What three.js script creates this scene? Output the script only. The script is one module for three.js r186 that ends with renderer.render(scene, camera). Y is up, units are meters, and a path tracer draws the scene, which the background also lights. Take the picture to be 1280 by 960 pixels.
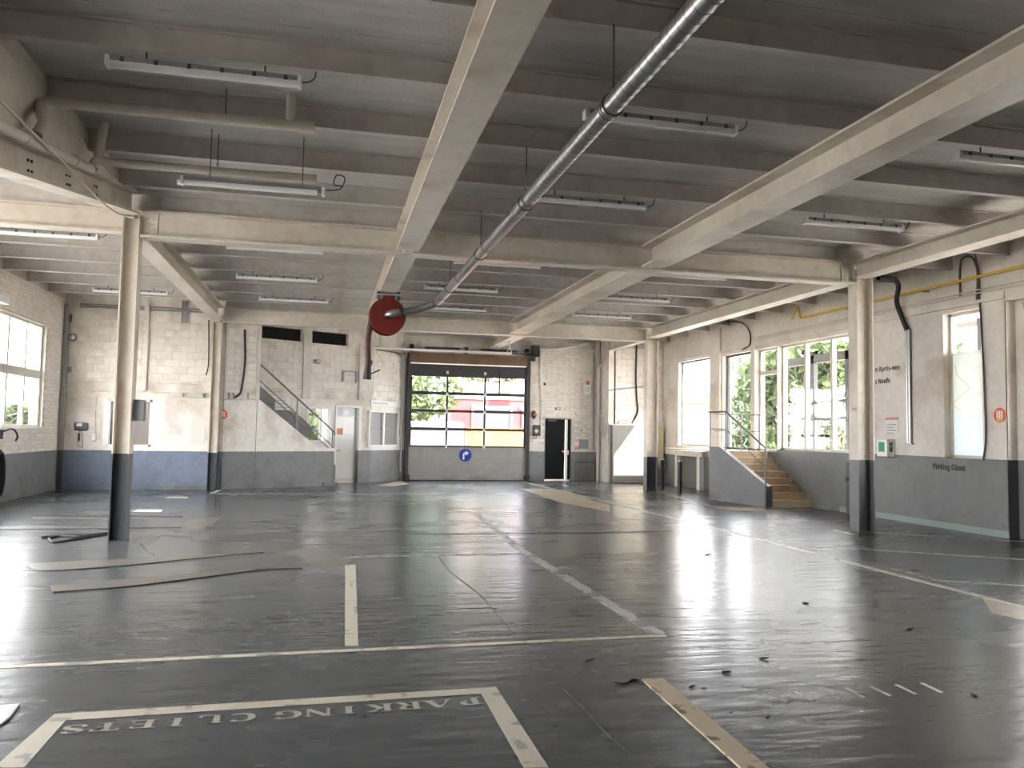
import * as THREE from 'three';
import { mergeGeometries } from 'three/addons/utils/BufferGeometryUtils.js';
import { RoundedBoxGeometry } from 'three/addons/geometries/RoundedBoxGeometry.js';
import { FontLoader } from 'three/addons/loaders/FontLoader.js';
import { TextGeometry } from 'three/addons/geometries/TextGeometry.js';

// ---------------------------------------------------------------- camera, sky, sun, exposure
const scene = new THREE.Scene();
const FPX = 1006.286, R = THREE.MathUtils.degToRad;
const camera = new THREE.PerspectiveCamera(2 * THREE.MathUtils.radToDeg(Math.atan(480 / FPX)), 4 / 3, 0.05, 300);
camera.position.set(0, 1.7, 0);
camera.rotation.order = 'YXZ';
camera.rotation.set(R(3.40617), -R(12.96275), R(0.98788));
camera.updateMatrixWorld(true);
scene.background = new THREE.Color().setRGB(0.955, 0.97, 1.01);
scene.backgroundIntensity = 1.0;
const renderer = new THREE.WebGLRenderer();
renderer.toneMapping = THREE.LinearToneMapping;
renderer.toneMappingExposure = 22.5;
renderer.shadowMap.enabled = true;
const sun = new THREE.DirectionalLight(new THREE.Color().setRGB(1.0, 0.9, 0.74), 1.7);
sun.position.set(11.6 + 0.65 * 24, 2.4 + 0.871 * 24, -23.7 + 24);
sun.target.position.set(11.6, 2.4, -23.7);
sun.castShadow = true; sun.shadow.mapSize.set(4096, 4096);
Object.assign(sun.shadow.camera, { left: -45, right: 45, top: 45, bottom: -45, near: 0.5, far: 90 });
scene.add(sun, sun.target);

// ---------------------------------------------------------------- photo pixel -> place on a known plane
const V = (x, y, z) => new THREE.Vector3(x, y, z);
const ray = (x, y) => V((x - 640) / FPX, -(y - 480) / FPX, -1).applyQuaternion(camera.quaternion);
const hit = (x, y, p, n) => { const d = ray(x, y); return camera.position.clone().addScaledVector(d, p.clone().sub(camera.position).dot(n) / d.dot(n)); };
const onY = (x, y, Y = 0) => hit(x, y, V(0, Y, 0), V(0, 1, 0));
const onX = (x, y, X) => hit(x, y, V(X, 0, 0), V(1, 0, 0));
const onZ = (x, y, Z) => hit(x, y, V(0, 0, Z), V(0, 0, 1));

// ---------------------------------------------------------------- random, noise, textures
let seed = 12345;
const rnd = () => { seed = (seed * 1664525 + 1013904223) >>> 0; return seed / 4294967296; };
const rr = (a, b) => a + (b - a) * rnd();
function lattice(n, s) { let q = s >>> 0; const a = new Float32Array(n * n); for (let i = 0; i < a.length; i++) { q = (q * 1664525 + 1013904223) >>> 0; a[i] = q / 4294967296; } return a; }
function vnoise(lat, n, x, y) {
  const xi = Math.floor(x), yi = Math.floor(y), fx = x - xi, fy = y - yi, sx = fx * fx * (3 - 2 * fx), sy = fy * fy * (3 - 2 * fy);
  const i = (a, b) => lat[(((b % n) + n) % n) * n + (((a % n) + n) % n)];
  return (i(xi, yi) * (1 - sx) + i(xi + 1, yi) * sx) * (1 - sy) + (i(xi, yi + 1) * (1 - sx) + i(xi + 1, yi + 1) * sx) * sy;
}
function fbmField(size, freq, oct, s, ax = 1, ay = 1) {   // tiling fractal noise 0..1
  const out = new Float32Array(size * size); let tot = 0, amp = 1, f = freq;
  for (let o = 0; o < oct; o++) {
    const n = Math.max(f * Math.max(ax, ay), 1), lat = lattice(n, s + o * 977);
    for (let y = 0; y < size; y++) for (let x = 0; x < size; x++) {
      const u = x / size * f * ax, v = y / size * f * ay;
      const nx = f * ax, ny = f * ay, xi = Math.floor(u), yi = Math.floor(v), fx = u - xi, fy = v - yi, sx = fx * fx * (3 - 2 * fx), sy = fy * fy * (3 - 2 * fy);
      const x1 = (xi + 1) % nx, y1 = (yi + 1) % ny;
      out[y * size + x] += amp * ((lat[yi * n + xi] * (1 - sx) + lat[yi * n + x1] * sx) * (1 - sy) + (lat[y1 * n + xi] * (1 - sx) + lat[y1 * n + x1] * sx) * sy);
    }
    tot += amp; amp *= 0.5; f *= 2;
  }
  for (let i = 0; i < out.length; i++) out[i] /= tot;
  return out;
}
const clamp = (v, a = 0, b = 1) => Math.min(b, Math.max(a, v)), smooth = (a, b, x) => { const t = clamp((x - a) / (b - a)); return t * t * (3 - 2 * t); };
function tex(size, fn, srgb, tile) {                          // fn(i, x, y) -> [r, g, b] 0..1
  const d = new Uint8Array(size * size * 4);
  for (let y = 0; y < size; y++) for (let x = 0; x < size; x++) {
    const i = y * size + x, c = fn(i, x, y);
    d[i * 4] = clamp(c[0]) * 255; d[i * 4 + 1] = clamp(c[1]) * 255; d[i * 4 + 2] = clamp(c[2]) * 255; d[i * 4 + 3] = 255;
  }
  const t = new THREE.DataTexture(d, size, size); t.magFilter = t.minFilter = THREE.LinearFilter;
  t.wrapS = t.wrapT = THREE.RepeatWrapping; t.repeat.set(1 / tile, 1 / tile);
  if (srgb) t.colorSpace = THREE.SRGBColorSpace;
  t.needsUpdate = true; return t;
}
const F1 = fbmField(512, 4, 6, 11), F2 = fbmField(512, 8, 5, 57), F3 = fbmField(512, 32, 4, 91), F4 = fbmField(512, 3, 7, 203);
const FS = fbmField(512, 4, 5, 301, 1, 8);                    // streaks along u
const mixc = (a, b, t) => [a[0] + (b[0] - a[0]) * t, a[1] + (b[1] - a[1]) * t, a[2] + (b[2] - a[2]) * t];
// tint maps: multiply a base colour
const tPaint = tex(512, (i) => { const v = 0.9 + 0.14 * (F1[i] - 0.35) + 0.08 * (F3[i] - 0.5), s = smooth(0.6, 0.75, F4[i]) * 0.1; return [v - s * 0.6, v - s * 0.8, v - s]; }, true, 3.1);
const tDirty = tex(512, (i) => { const s = smooth(0.52, 0.72, F4[i]) * 0.12 + smooth(0.58, 0.7, F2[i]) * 0.06, v = 0.97 + 0.1 * (F3[i] - 0.5); return [v - s * 0.75, v - s * 0.85, v - s]; }, true, 2.7);
const bPlaster = tex(512, (i) => { const v = 0.5 + 0.5 * (F3[i] - 0.5) + 0.4 * (F2[i] - 0.5); return [v, v, v]; }, false, 0.9);
const tDeck = tex(512, (i, x, y) => {
  const line = (y % 128) < 2 && F2[i] > 0.5 ? 0.2 : 0, sp = F3[(i * 7) % F3.length] > 0.72 ? 0.12 : 0, v = 0.9 + 0.12 * (FS[i] - 0.5) + 0.16 * (F1[i] - 0.5);
  return [v - line - sp, v - line - sp, v - line - sp];
}, true, 2.84);

// ---------------------------------------------------------------- materials
const col = (r, g, b) => new THREE.Color().setRGB(r, g, b);
const mat = (c, rough = 0.7, o = {}) => new THREE.MeshStandardMaterial({ color: c, roughness: rough, metalness: 0, side: THREE.DoubleSide, ...o });
const wallC = col(0.86, 0.8, 0.72), steelC = col(0.8, 0.73, 0.62);
const mWall = mat(wallC, 0.75, { map: tDirty, bumpMap: bPlaster, bumpScale: 0.003 });
const mWallR = mat(wallC, 0.7, { map: tPaint, bumpMap: bPlaster, bumpScale: 0.002 });
const mBlocks = [col(0.86, 0.8, 0.72), col(0.84, 0.775, 0.69), col(0.88, 0.82, 0.745)].map((c) => mat(c, 0.72, { map: tDirty, bumpMap: bPlaster, bumpScale: 0.004 }));
const mMortar = mat(col(0.68, 0.64, 0.56), 0.85, { map: tDirty });
const mSteel = mat(steelC, 0.5, { map: tPaint });
const mSteelWhite = mat(col(0.8, 0.735, 0.64), 0.45, { map: tPaint });
const mJoist = mat(col(0.68, 0.645, 0.6), 0.6, { map: tPaint });
const mDeck = mat(col(0.68, 0.645, 0.6), 0.8, { map: tDeck });
const mDado = mat(col(0.21, 0.213, 0.21), 0.5, { map: tDirty });
const mDadoCoolLit = mat(col(0.2, 0.238, 0.32), 0.5, { map: tDirty });  // dado with the cool window light tinted into its colour
const mDadoR = mat(col(0.21, 0.213, 0.21), 0.5, { map: tPaint });
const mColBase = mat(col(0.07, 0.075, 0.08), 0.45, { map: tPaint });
const mColBaseR = mDadoR;
const mWhite = mat(col(0.78, 0.77, 0.73), 0.4);
const mWhitePlastic = mat(col(0.8, 0.8, 0.78), 0.35);
const mDiffuser = new THREE.MeshPhysicalMaterial({ color: col(0.82, 0.82, 0.8), roughness: 0.25, clearcoat: 0.3, side: THREE.DoubleSide });
const mGrey = mat(col(0.3, 0.31, 0.31), 0.5), mDarkGrey = mat(col(0.07, 0.075, 0.08), 0.45), mBlack = mat(col(0.015, 0.016, 0.018), 0.5), mRubber = mat(col(0.02, 0.02, 0.022), 0.6);
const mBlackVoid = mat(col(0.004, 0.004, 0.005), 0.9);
const mGalv = mat(col(0.5, 0.5, 0.49), 0.28, { metalness: 0.9, map: tPaint });
const mRail = mat(col(0.17, 0.165, 0.155), 0.35, { metalness: 0.4 });
const mRed = mat(col(0.16, 0.012, 0.008), 0.4, { map: tDirty }), mRedHose = mat(col(0.075, 0.018, 0.014), 0.6, { map: tDirty });
const mYellow = mat(col(0.66, 0.45, 0.06), 0.45), mBrown = mat(col(0.2, 0.13, 0.085), 0.8, { map: tDirty });
const mBlue = mat(col(0.01, 0.05, 0.3), 0.4), mSignRed = mat(col(0.72, 0.1, 0.03), 0.45), mGreen = mat(col(0.02, 0.22, 0.1), 0.5);
const mPaper = mat(col(0.8, 0.78, 0.76), 0.8);
const mTread = mat(col(0.5, 0.39, 0.25), 0.65, { map: tDirty });
const mGlass = new THREE.MeshPhysicalMaterial({ color: 0xffffff, transmission: 1, thickness: 0, roughness: 0.02, ior: 1.18, side: THREE.DoubleSide });
const mDoorDark = new THREE.MeshPhysicalMaterial({ color: col(0.004, 0.005, 0.006), roughness: 0.45, specularIntensity: 0.3, side: THREE.DoubleSide });
const mGate = mat(col(0.36, 0.345, 0.32), 0.5, { map: tPaint });
const mGateFrame = mat(col(0.045, 0.043, 0.045), 0.45);

// floor: blue-grey resin paint, glossy and uneven
const G1 = fbmField(1024, 5, 7, 701), G2 = fbmField(1024, 3, 4, 741), G3 = fbmField(1024, 10, 5, 777, 1, 4), G4 = fbmField(1024, 60, 3, 811);
const tFloor = tex(1024, (i) => {
  const wear = smooth(0.25, 0.85, G1[i]) * 0.4, scuff = smooth(0.45, 0.85, G3[i]) * 0.35, dark = smooth(0.4, 0.8, G2[i]) * 0.3, sp = G4[i] > 0.73 ? 0.25 : 0;
  let c = mixc([0.302, 0.316, 0.32], [0.345, 0.355, 0.355], wear + scuff * 0.6);
  c = mixc(c, [0.265, 0.275, 0.28], dark + sp);
  return c;
}, true, 9);
const rFloor = tex(1024, (i) => { const v = 0.23 + 0.05 * smooth(0.25, 0.85, G1[i]) + 0.08 * (G3[i] - 0.4); return [v, v, v]; }, false, 7.3);
const bFloor = tex(1024, (i) => { const v = 0.5 + 0.55 * (G3[i] - 0.5) + 0.35 * (G2[i] - 0.5) + 0.08 * (G4[i] - 0.5); return [v, v, v]; }, false, 3.7);
const mFloor = new THREE.MeshPhysicalMaterial({ color: 0xffffff, map: tFloor, roughness: 1, roughnessMap: rFloor, bumpMap: bFloor, bumpScale: 0.009, specularIntensity: 1, ior: 1.31 });
const wearTex = (a, b, thr, s) => { const F = fbmField(512, 12, 5, s); return tex(512, (i) => mixc(a, b, smooth(thr, thr + 0.07, F[i])), true, 1.3); };
const mLine = mat(col(1, 1, 1), 0.45, { map: wearTex([0.78, 0.75, 0.68], [0.58, 0.57, 0.53], 0.66, 31) });
const mLineFaint = mat(col(1, 1, 1), 0.4, { map: wearTex([0.66, 0.67, 0.65], [0.4, 0.415, 0.42], 0.5, 37) });
const mLineThick = mat(col(1, 1, 1), 0.6, { map: wearTex([0.72, 0.66, 0.55], [0.42, 0.38, 0.32], 0.66, 41) });
const mOchre = mat(col(1, 1, 1), 0.4, { map: wearTex([0.62, 0.53, 0.36], [0.5, 0.51, 0.49], 0.5, 43) });
const mPatch = mat(col(1, 1, 1), 0.33, { map: wearTex([0.37, 0.375, 0.36], [0.42, 0.375, 0.32], 0.52, 47) });
const mRust = mat(col(1, 1, 1), 0.36, { map: wearTex([0.355, 0.355, 0.345], [0.41, 0.31, 0.25], 0.53, 53) });
const mLetter = mat(col(1, 1, 1), 0.5, { map: wearTex([0.66, 0.65, 0.59], [0.44, 0.45, 0.43], 0.7, 59) });

// ---------------------------------------------------------------- geometry helpers
function uvBox(g) {                                            // uv in metres, by the way each face points
  g = g.index ? g.toNonIndexed() : g;
  for (const k of Object.keys(g.attributes)) if (!['position', 'normal', 'uv'].includes(k)) g.deleteAttribute(k);
  const p = g.attributes.position, uv = new Float32Array(p.count * 2), a = V(), b = V(), c = V(), n = V();
  for (let i = 0; i < p.count; i += 3) {
    a.fromBufferAttribute(p, i); b.fromBufferAttribute(p, i + 1); c.fromBufferAttribute(p, i + 2);
    n.copy(b).sub(a).cross(c.clone().sub(a)); const ax = Math.abs(n.x), ay = Math.abs(n.y), az = Math.abs(n.z);
    [a, b, c].forEach((q, k) => { const [u, v] = ay >= ax && ay >= az ? [q.x, q.z] : ax >= az ? [q.z, q.y] : [q.x, q.y]; uv[(i + k) * 2] = u; uv[(i + k) * 2 + 1] = v; });
  }
  g.setAttribute('uv', new THREE.BufferAttribute(uv, 2)); return g;
}
const bx = (x0, x1, y0, y1, z0, z1) => new THREE.BoxGeometry(Math.abs(x1 - x0), Math.abs(y1 - y0), Math.abs(z1 - z0)).translate((x0 + x1) / 2, (y0 + y1) / 2, (z0 + z1) / 2);
const rbx = (x0, x1, y0, y1, z0, z1, r = 0.01) => new RoundedBoxGeometry(Math.abs(x1 - x0), Math.abs(y1 - y0), Math.abs(z1 - z0), 2, r).translate((x0 + x1) / 2, (y0 + y1) / 2, (z0 + z1) / 2);
const vec = (p) => (p.isVector3 ? p : V(...p));
function cyl(p, q, r, n = 12, r2 = r) {
  p = vec(p); q = vec(q); const d = q.clone().sub(p), g = new THREE.CylinderGeometry(r2, r, d.length(), n);
  g.applyQuaternion(new THREE.Quaternion().setFromUnitVectors(V(0, 1, 0), d.clone().normalize())); return g.translate((p.x + q.x) / 2, (p.y + q.y) / 2, (p.z + q.z) / 2);
}
const ball = (p, r, n = 10) => { p = vec(p); return new THREE.SphereGeometry(r, n, n - 2).translate(p.x, p.y, p.z); };
function pipe(pts, r, n = 10) { const o = []; for (let i = 0; i + 1 < pts.length; i++) { o.push(cyl(pts[i], pts[i + 1], r, n)); if (i) o.push(ball(pts[i], r, n)); } return o; }
const tube = (pts, r, seg = 40, n = 8) => new THREE.TubeGeometry(new THREE.CatmullRomCurve3(pts.map(vec)), seg, r, n);
function beamBetween(p, q, w, h) {                             // rectangular bar from p to q
  p = vec(p); q = vec(q); const d = q.clone().sub(p), g = new THREE.BoxGeometry(w, h, d.length());
  const z = d.clone().normalize(), x = V(0, 1, 0).cross(z).normalize(), y = z.clone().cross(x); g.applyMatrix4(new THREE.Matrix4().makeBasis(x, y, z));
  return g.translate((p.x + q.x) / 2, (p.y + q.y) / 2, (p.z + q.z) / 2);
}
const flat = (g) => uvBox(g);
const merge = (gs) => { gs = (Array.isArray(gs) ? gs : [gs]).map((g) => flat(g.clone())); return gs.length > 1 ? mergeGeometries(gs) : gs[0]; };
const used = {};
function numbered(n) { const k = (used[n] = (used[n] ?? -1) + 1); return k ? n + '_' + String(k).padStart(3, '0') : n; }
function shade(o) { o.traverse((m) => { if (m.isMesh) m.castShadow = m.receiveShadow = true; }); return o; }
const WORLD = { p: V(0, 0, 0), r: 0 };
const toWorld = (f, p) => p.clone().applyAxisAngle(V(0, 1, 0), f.r).add(f.p);
const toLocal = (f, p) => p.clone().sub(f.p).applyAxisAngle(V(0, 1, 0), -f.r);
// parts: [name, geometry or geometries, material, sub-parts?, label?]
function T(name, label, category, parts, { frame = WORLD, group, kind, structure } = {}) {
  const box = new THREE.Box3(), prep = (ps) => ps.map(([n, g, m, c = [], l]) => { const q = merge(g); q.computeBoundingBox(); box.union(q.boundingBox); return [n, q, m, prep(c), l]; });
  const done = prep(parts), base = V((box.min.x + box.max.x) / 2, box.min.y, (box.min.z + box.max.z) / 2);
  const make = ([n, g, m, c, l]) => { const o = new THREE.Mesh(g.translate(-base.x, -base.y, -base.z), m); o.name = n; if (l) o.userData.label = l; for (const k of c) o.add(make(k)); return o; };
  let o;
  if (done.length === 1 && !done[0][3].length) o = make(done[0]); else { o = new THREE.Group(); for (const d of done) o.add(make(d)); }
  o.name = structure ? name : numbered(name); o.position.copy(toWorld(frame, base)); o.rotation.y = frame.r;
  o.userData = structure ? { label, category, kind: 'structure' } : { label, category };
  if (group) o.userData.group = group;
  if (kind) o.userData.kind = kind;
  scene.add(shade(o)); return o;
}
function copyAt(o, pos, turn, label) { const c = o.clone(); c.name = numbered(o.name.replace(/_\d{3}$/, '')); c.position.copy(vec(pos)); if (turn !== undefined) c.rotation.y = turn; c.userData = { ...o.userData }; if (label) c.userData.label = label; scene.add(c); return c; }
// rectangles left of a wall (u along, v up) after cutting holes [u0,u1,v0,v1]
function cut(u0, u1, v0, v1, holes) {
  const us = [...new Set([u0, u1, ...holes.flatMap((h) => [h[0], h[1]])])].filter((u) => u >= u0 && u <= u1).sort((a, b) => a - b), out = [];
  for (let i = 0; i + 1 < us.length; i++) {
    const a = us[i], b = us[i + 1], m = (a + b) / 2; if (b - a < 1e-4) continue; let v = v0;
    for (const h of holes.filter((q) => q[0] < m && q[1] > m).sort((p, q) => p[2] - q[2])) { if (h[2] > v) out.push([a, b, v, Math.min(h[2], v1)]); v = Math.max(v, h[3]); }
    if (v < v1) out.push([a, b, v, v1]);
  }
  return out.filter((r) => r[3] - r[2] > 1e-4);
}
const DADO = 1.03;
// blocks: chamfered face pieces laid in running bond, each a mesh of its own under the wall
const blockGeos = {};
function blockGeo(w, h, d, bev, k) {
  const key = [w.toFixed(3), h.toFixed(3), d, k].join(); if (blockGeos[key]) return blockGeos[key];
  const x = w / 2, y = h / 2, a = [[-x, -y, 0], [x, -y, 0], [x, y, 0], [-x, y, 0]], z = d - bev, b = a.map(([p, q]) => [p, q, z]), c = a.map(([p, q]) => [p - Math.sign(p) * bev, q - Math.sign(q) * bev, d]), pos = [];
  const quad = (p, q, r, s) => pos.push(...p, ...q, ...r, ...p, ...r, ...s);
  for (let i = 0; i < 4; i++) { const j = (i + 1) % 4; quad(a[i], a[j], b[j], b[i]); quad(b[i], b[j], c[j], c[i]); }
  quad(c[0], c[1], c[2], c[3]);
  let g = new THREE.BufferGeometry(); g.setAttribute('position', new THREE.Float32BufferAttribute(pos, 3)); g.computeVertexNormals(); g = uvBox(g);
  const uv = g.attributes.uv; for (let i = 0; i < uv.count; i++) uv.setXY(i, uv.getX(i) + k * 0.77, uv.getY(i) + k * 0.41);
  return (blockGeos[key] = g);
}
// lay blocks on a local wall face: frame -> (u, v) to local point and facing turn
function layBlocks(parent, place, turn, u0, u1, v0, v1, holes, name = 'block', bw = 0.4, bh = 0.2, d = 0.012, gap = 0.008) {
  const rows = Math.round((v1 - v0) / bh), h = (v1 - v0) / rows;
  for (let r = 0; r < rows; r++) {
    let u = u0 - (r % 2 ? bw / 2 : 0); const v = v0 + (r + 0.5) * h;
    for (; u < u1 - 0.03; u += bw) {
      let spans = [[Math.max(u, u0), Math.min(u + bw, u1)]];
      for (const q of holes) if (v + h / 2 > q[2] + 0.02 && v - h / 2 < q[3] - 0.02) spans = spans.flatMap(([a, b]) => (b <= q[0] || a >= q[1] ? [[a, b]] : [[a, q[0]], [q[1], b]])).filter(([a, b]) => b - a > 0.05);
      for (const [a, b] of spans) {
        const w = Math.round((b - a - gap) * 50) / 50; if (w < 0.05) continue;
        const m = new THREE.Mesh(blockGeo(w, h - gap, d, 0.006, Math.floor(rnd() * 4)), mBlocks[Math.floor(rnd() * 3)]);
        m.name = name; m.position.copy(place((a + b) / 2, v)); m.position.add(V(0, 0, rr(-0.002, 0.002)).applyAxisAngle(V(0, 1, 0), turn)); m.rotation.y = turn; m.castShadow = m.receiveShadow = true; parent.add(m);
      }
    }
  }
}
function brickStuff(parent, place, turn, u0, u1, v0, v1, holes, bw, bh, mt) {   // small bricks, too fine to pick apart: one part
  const gs = [], rows = Math.round((v1 - v0) / bh), h = (v1 - v0) / rows;
  for (let r = 0; r < rows; r++) for (let u = u0 - (r % 2 ? bw / 2 : 0); u < u1; u += bw) {
    const a = Math.max(u, u0), b = Math.min(u + bw, u1), v = v0 + (r + 0.5) * h;
    if (b - a < 0.04 || holes.some((q) => b > q[0] && a < q[1] && v + h / 2 > q[2] && v - h / 2 < q[3])) continue;
    const g = blockGeo(Math.round((b - a - 0.008) * 100) / 100, h - 0.01, 0.01, 0.004, Math.floor(rnd() * 4)).clone(), p = place((a + b) / 2, v);
    g.translate(0, 0, rr(-0.0015, 0.0015)); g.rotateY(turn); g.translate(p.x, p.y, p.z); gs.push(g);
  }
  const m = new THREE.Mesh(mergeGeometries(gs), mt); m.name = 'brick_courses'; m.userData = { kind: 'stuff', label: 'thin painted brick courses' }; parent.add(shade(m)); return m;
}

// ================================================================ SETTING
const XL = -6.75, XR = 11.6, ZB = -27.5, ZN = 4.0, YD = 5.2, Z1 = -13.02, Z2 = -23.05;
// ---- floor
const floor = new THREE.Group(); floor.name = 'floor'; floor.userData = { kind: 'structure', label: 'glossy blue-grey painted workshop floor', category: 'floor' }; scene.add(floor);
{ const m = new THREE.Mesh(uvBox(bx(XL - 0.3, XR + 0.3, -0.2, 0, ZB - 0.3, ZN + 0.3)), mFloor); m.name = 'floor_slab'; floor.add(shade(m)); }
function floorPoly(name, pts, m, h = 0.003, label) {           // pts: floor points (Vector3)
  const s = new THREE.Shape(pts.map((p) => new THREE.Vector2(p.x, -p.z)));
  const g = new THREE.ExtrudeGeometry(s, { depth: h, bevelEnabled: false }).rotateX(-Math.PI / 2), o = new THREE.Mesh(uvBox(g), m); o.name = name; if (label) o.userData.label = label; floor.add(shade(o)); return o;
}
const px = (...l) => l.map(([x, y]) => onY(x, y));
function stripe(name, a, b, w, m, h) { const d = b.clone().sub(a).normalize(), n = V(-d.z, 0, d.x).multiplyScalar(w / 2); return floorPoly(name, [a.clone().add(n), b.clone().add(n), b.clone().sub(n), a.clone().sub(n)], m, h); }
// ---- ceiling
T('ceiling', 'grey board-marked concrete roof deck above the joists', 'ceiling', [['deck', bx(XL - 0.3, XR + 1.25, YD, YD + 0.2, ZB - 0.5, ZN + 0.3), mDeck]], { structure: true });

// ---- left wall with tall steel windows
const leftWins = [[-21.75, -15.3, 1.62, 4.1], [-14.4, -7.0, 0.12, 4.4], [-6.3, -3.4, 0.12, 4.4]];   // z ranges; the two full-height gates are unseen, added for left light
{
  const holes = leftWins, up = cut(ZB, ZN, DADO, YD, holes).map(([a, b, c, d]) => bx(XL - 0.3, XL, c, d, a, b));
  const w = T('wall_left', 'white painted brick side wall with tall windows', 'wall', [['upper_wall', up, mMortar], ['painted_dado', cut(ZB, ZN, 0, DADO, holes).map(([a, b, c, d]) => bx(XL - 0.3, XL, c, d, a, b)), mDado]], { structure: true });
  const off = w.position;
  brickStuff(w, (u, v) => V(XL, v, -u).sub(off), Math.PI / 2, 14.45, 22.9, DADO, 4.95, leftWins.map(([a, b, c, d]) => [-b, -a, c - 0.02, d + 0.02]), 0.23, 0.09, mBlocks[0]);
}
let winN = 0;
function leftWindow(z0, z1, ya, yb) {
  const x = XL - 0.12, fr = [], n = 6, w = (z1 - z0) / n, ym = ya > 1 ? 2.89 : 2.2, panes = [];
  fr.push(bx(x - 0.04, x + 0.04, ya, ya + 0.06, z0, z1), bx(x - 0.04, x + 0.04, yb - 0.06, yb, z0, z1), bx(x - 0.05, x + 0.05, ym - 0.1, ym + 0.1, z0, z1));
  for (let i = 0; i <= n; i++) { const z = clamp(z0 + i * w, z0 + 0.05, z1 - 0.05); fr.push(bx(x - 0.045, x + 0.045, ya, yb, z - 0.05, z + 0.05)); }
  for (let i = 0; i < n; i++) for (const [a, b] of [[ya + 0.06, ym - 0.1], [ym + 0.1, yb - 0.06]]) panes.push(['pane', bx(x - 0.003, x + 0.003, a, b, z0 + i * w + 0.05, z0 + (i + 1) * w - 0.05), mGlass]);
  const l = ya > 1 ? 'tall white framed window in two rows of six panes' : z0 < -10 ? 'unseen glazed gate added for left light beside the diagonal beam' : 'unseen glazed gate added for left light near the end wall';
  T('window_' + (++winN), l, 'window', [['frame', fr, mSteelWhite], ['window_sill', bx(XL - 0.3, XL + 0.04, ya - 0.05, ya - 0.002, z0 - 0.02, z1 + 0.02), mWhite], ...panes], { structure: true });
}
leftWins.forEach((w) => leftWindow(...w));
T('window_blind_box', 'white box above the tall window on brick wall', 'box', [['housing', rbx(XL, XL + 0.16, 4.2, 4.36, -18.9, -17.6, 0.02), mWhitePlastic]]);

// ---- back-left wall (blocks above, smooth below)
const bwHole = [-5.72, -4.54, 1.13, 2.4];
{
  const w = T('wall_back_left', 'white block wall behind the left bay with grey dado', 'wall', [
    ['upper_wall', cut(XL, -2.76, DADO, YD, [bwHole]).map(([a, b, c, d]) => bx(a, b, c, d, Z2 - 0.35, Z2 - 0.1)), mWall],
    ['painted_dado', bx(XL, -2.76, 0, DADO, Z2 - 0.35, Z2 - 0.098), mDadoCoolLit],
    ['skirting', bx(-4.3, -3.1, 0, 0.1, Z2 - 0.098, Z2 - 0.06), mDado],
    ['ledge', [bx(-6.5, -4.75, 2.84, 2.88, Z2 - 0.1, Z2 - 0.04), bx(-6.5, -4.75, 2.6, 2.64, Z2 - 0.1, Z2 - 0.04), bx(-4.65, -3.08, 2.84, 2.88, Z2 - 0.1, Z2 - 0.04), bx(-4.65, -3.08, 2.6, 2.64, Z2 - 0.1, Z2 - 0.04), bx(-6.5, -3.08, DADO, DADO + 0.04, Z2 - 0.1, Z2 - 0.07)], mWall],
    ['wall_panel', [rbx(-3.52, -3.18, 1.22, 1.88, Z2 - 0.1, Z2 - 0.085, 0.004), bx(-3.55, -3.15, 1.9, 1.93, Z2 - 0.1, Z2 - 0.09)], mat(col(0.7, 0.66, 0.58), 0.6)],
    ['vent_grille', [0, 1, 2, 3].map((i) => bx(-3.94, -3.6, 1.2 + i * 0.065, 1.235 + i * 0.065, Z2 - 0.1, Z2 - 0.08)), mWhite],
    ['shaft_rib', bx(-4.82, -4.7, 2.64, 4.95, Z2 - 0.1, Z2 - 0.02), mWall],
  ], { structure: true });
  const off = w.position;
  layBlocks(w, (u, v) => V(u, v, Z2 - 0.1).sub(off), 0, -6.62, -4.84, 2.9, 4.5, []);
  layBlocks(w, (u, v) => V(u, v, Z2 - 0.1).sub(off), 0, -4.68, -3.1, 2.9, 4.5, []);
}
T('window_' + (++winN), 'small sliding hatch window in the white back wall', 'window', [
  ['frame', [bx(-5.72, -5.62, 1.13, 2.4, Z2 - 0.33, Z2 - 0.08), bx(-5.66, -4.54, 2.33, 2.4, Z2 - 0.3, Z2 - 0.14), bx(-5.66, -4.54, 1.13, 1.19, Z2 - 0.3, Z2 - 0.14), bx(-4.6, -4.54, 1.13, 2.4, Z2 - 0.3, Z2 - 0.14), bx(-5.6, -5.56, 1.13, 2.4, Z2 - 0.28, Z2 - 0.16)], mWhite],
  ['pane', bx(-5.56, -5.1, 1.19, 2.33, Z2 - 0.235, Z2 - 0.225), mat(col(0.17, 0.19, 0.17), 0.15)],
  ['pane', bx(-5.1, -4.6, 1.19, 2.33, Z2 - 0.265, Z2 - 0.255), mat(col(0.23, 0.2, 0.165), 0.2)],
], { structure: true });

// ---- office block: front wall turned 28 degrees, stair recess, door and window
const OF = { p: V(-2.75, 0, -23.2), r: R(28) }, D = 0.8;       // local x along the wall, z towards the hall
const oHit = (x, y, off = 0) => toLocal(OF, hit(x, y, OF.p.clone().add(V(Math.sin(OF.r), 0, Math.cos(OF.r)).multiplyScalar(off)), V(Math.sin(OF.r), 0, Math.cos(OF.r))));
const oE = 4.34 - 0.25, oS = 0.96;                              // end of the set-back wall, start of the stair recess
const o0 = oHit(384, 508, -D), o1 = oHit(414, 553, -D), oD0 = oHit(420, 507, -D), oD1 = oHit(447, 606, -D);
const oWin = [o0.x, o1.x, o1.y, o0.y], oDoor = [oD0.x, oD1.x, 0, oD0.y];
const tr = [[oHit(326, 424, -D), oHit(380, 411, -D)], [oHit(389, 430, -D), oHit(437, 413, -D)]].map(([a, b]) => [a.x, b.x, a.y, YD - 0.5]);
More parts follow.
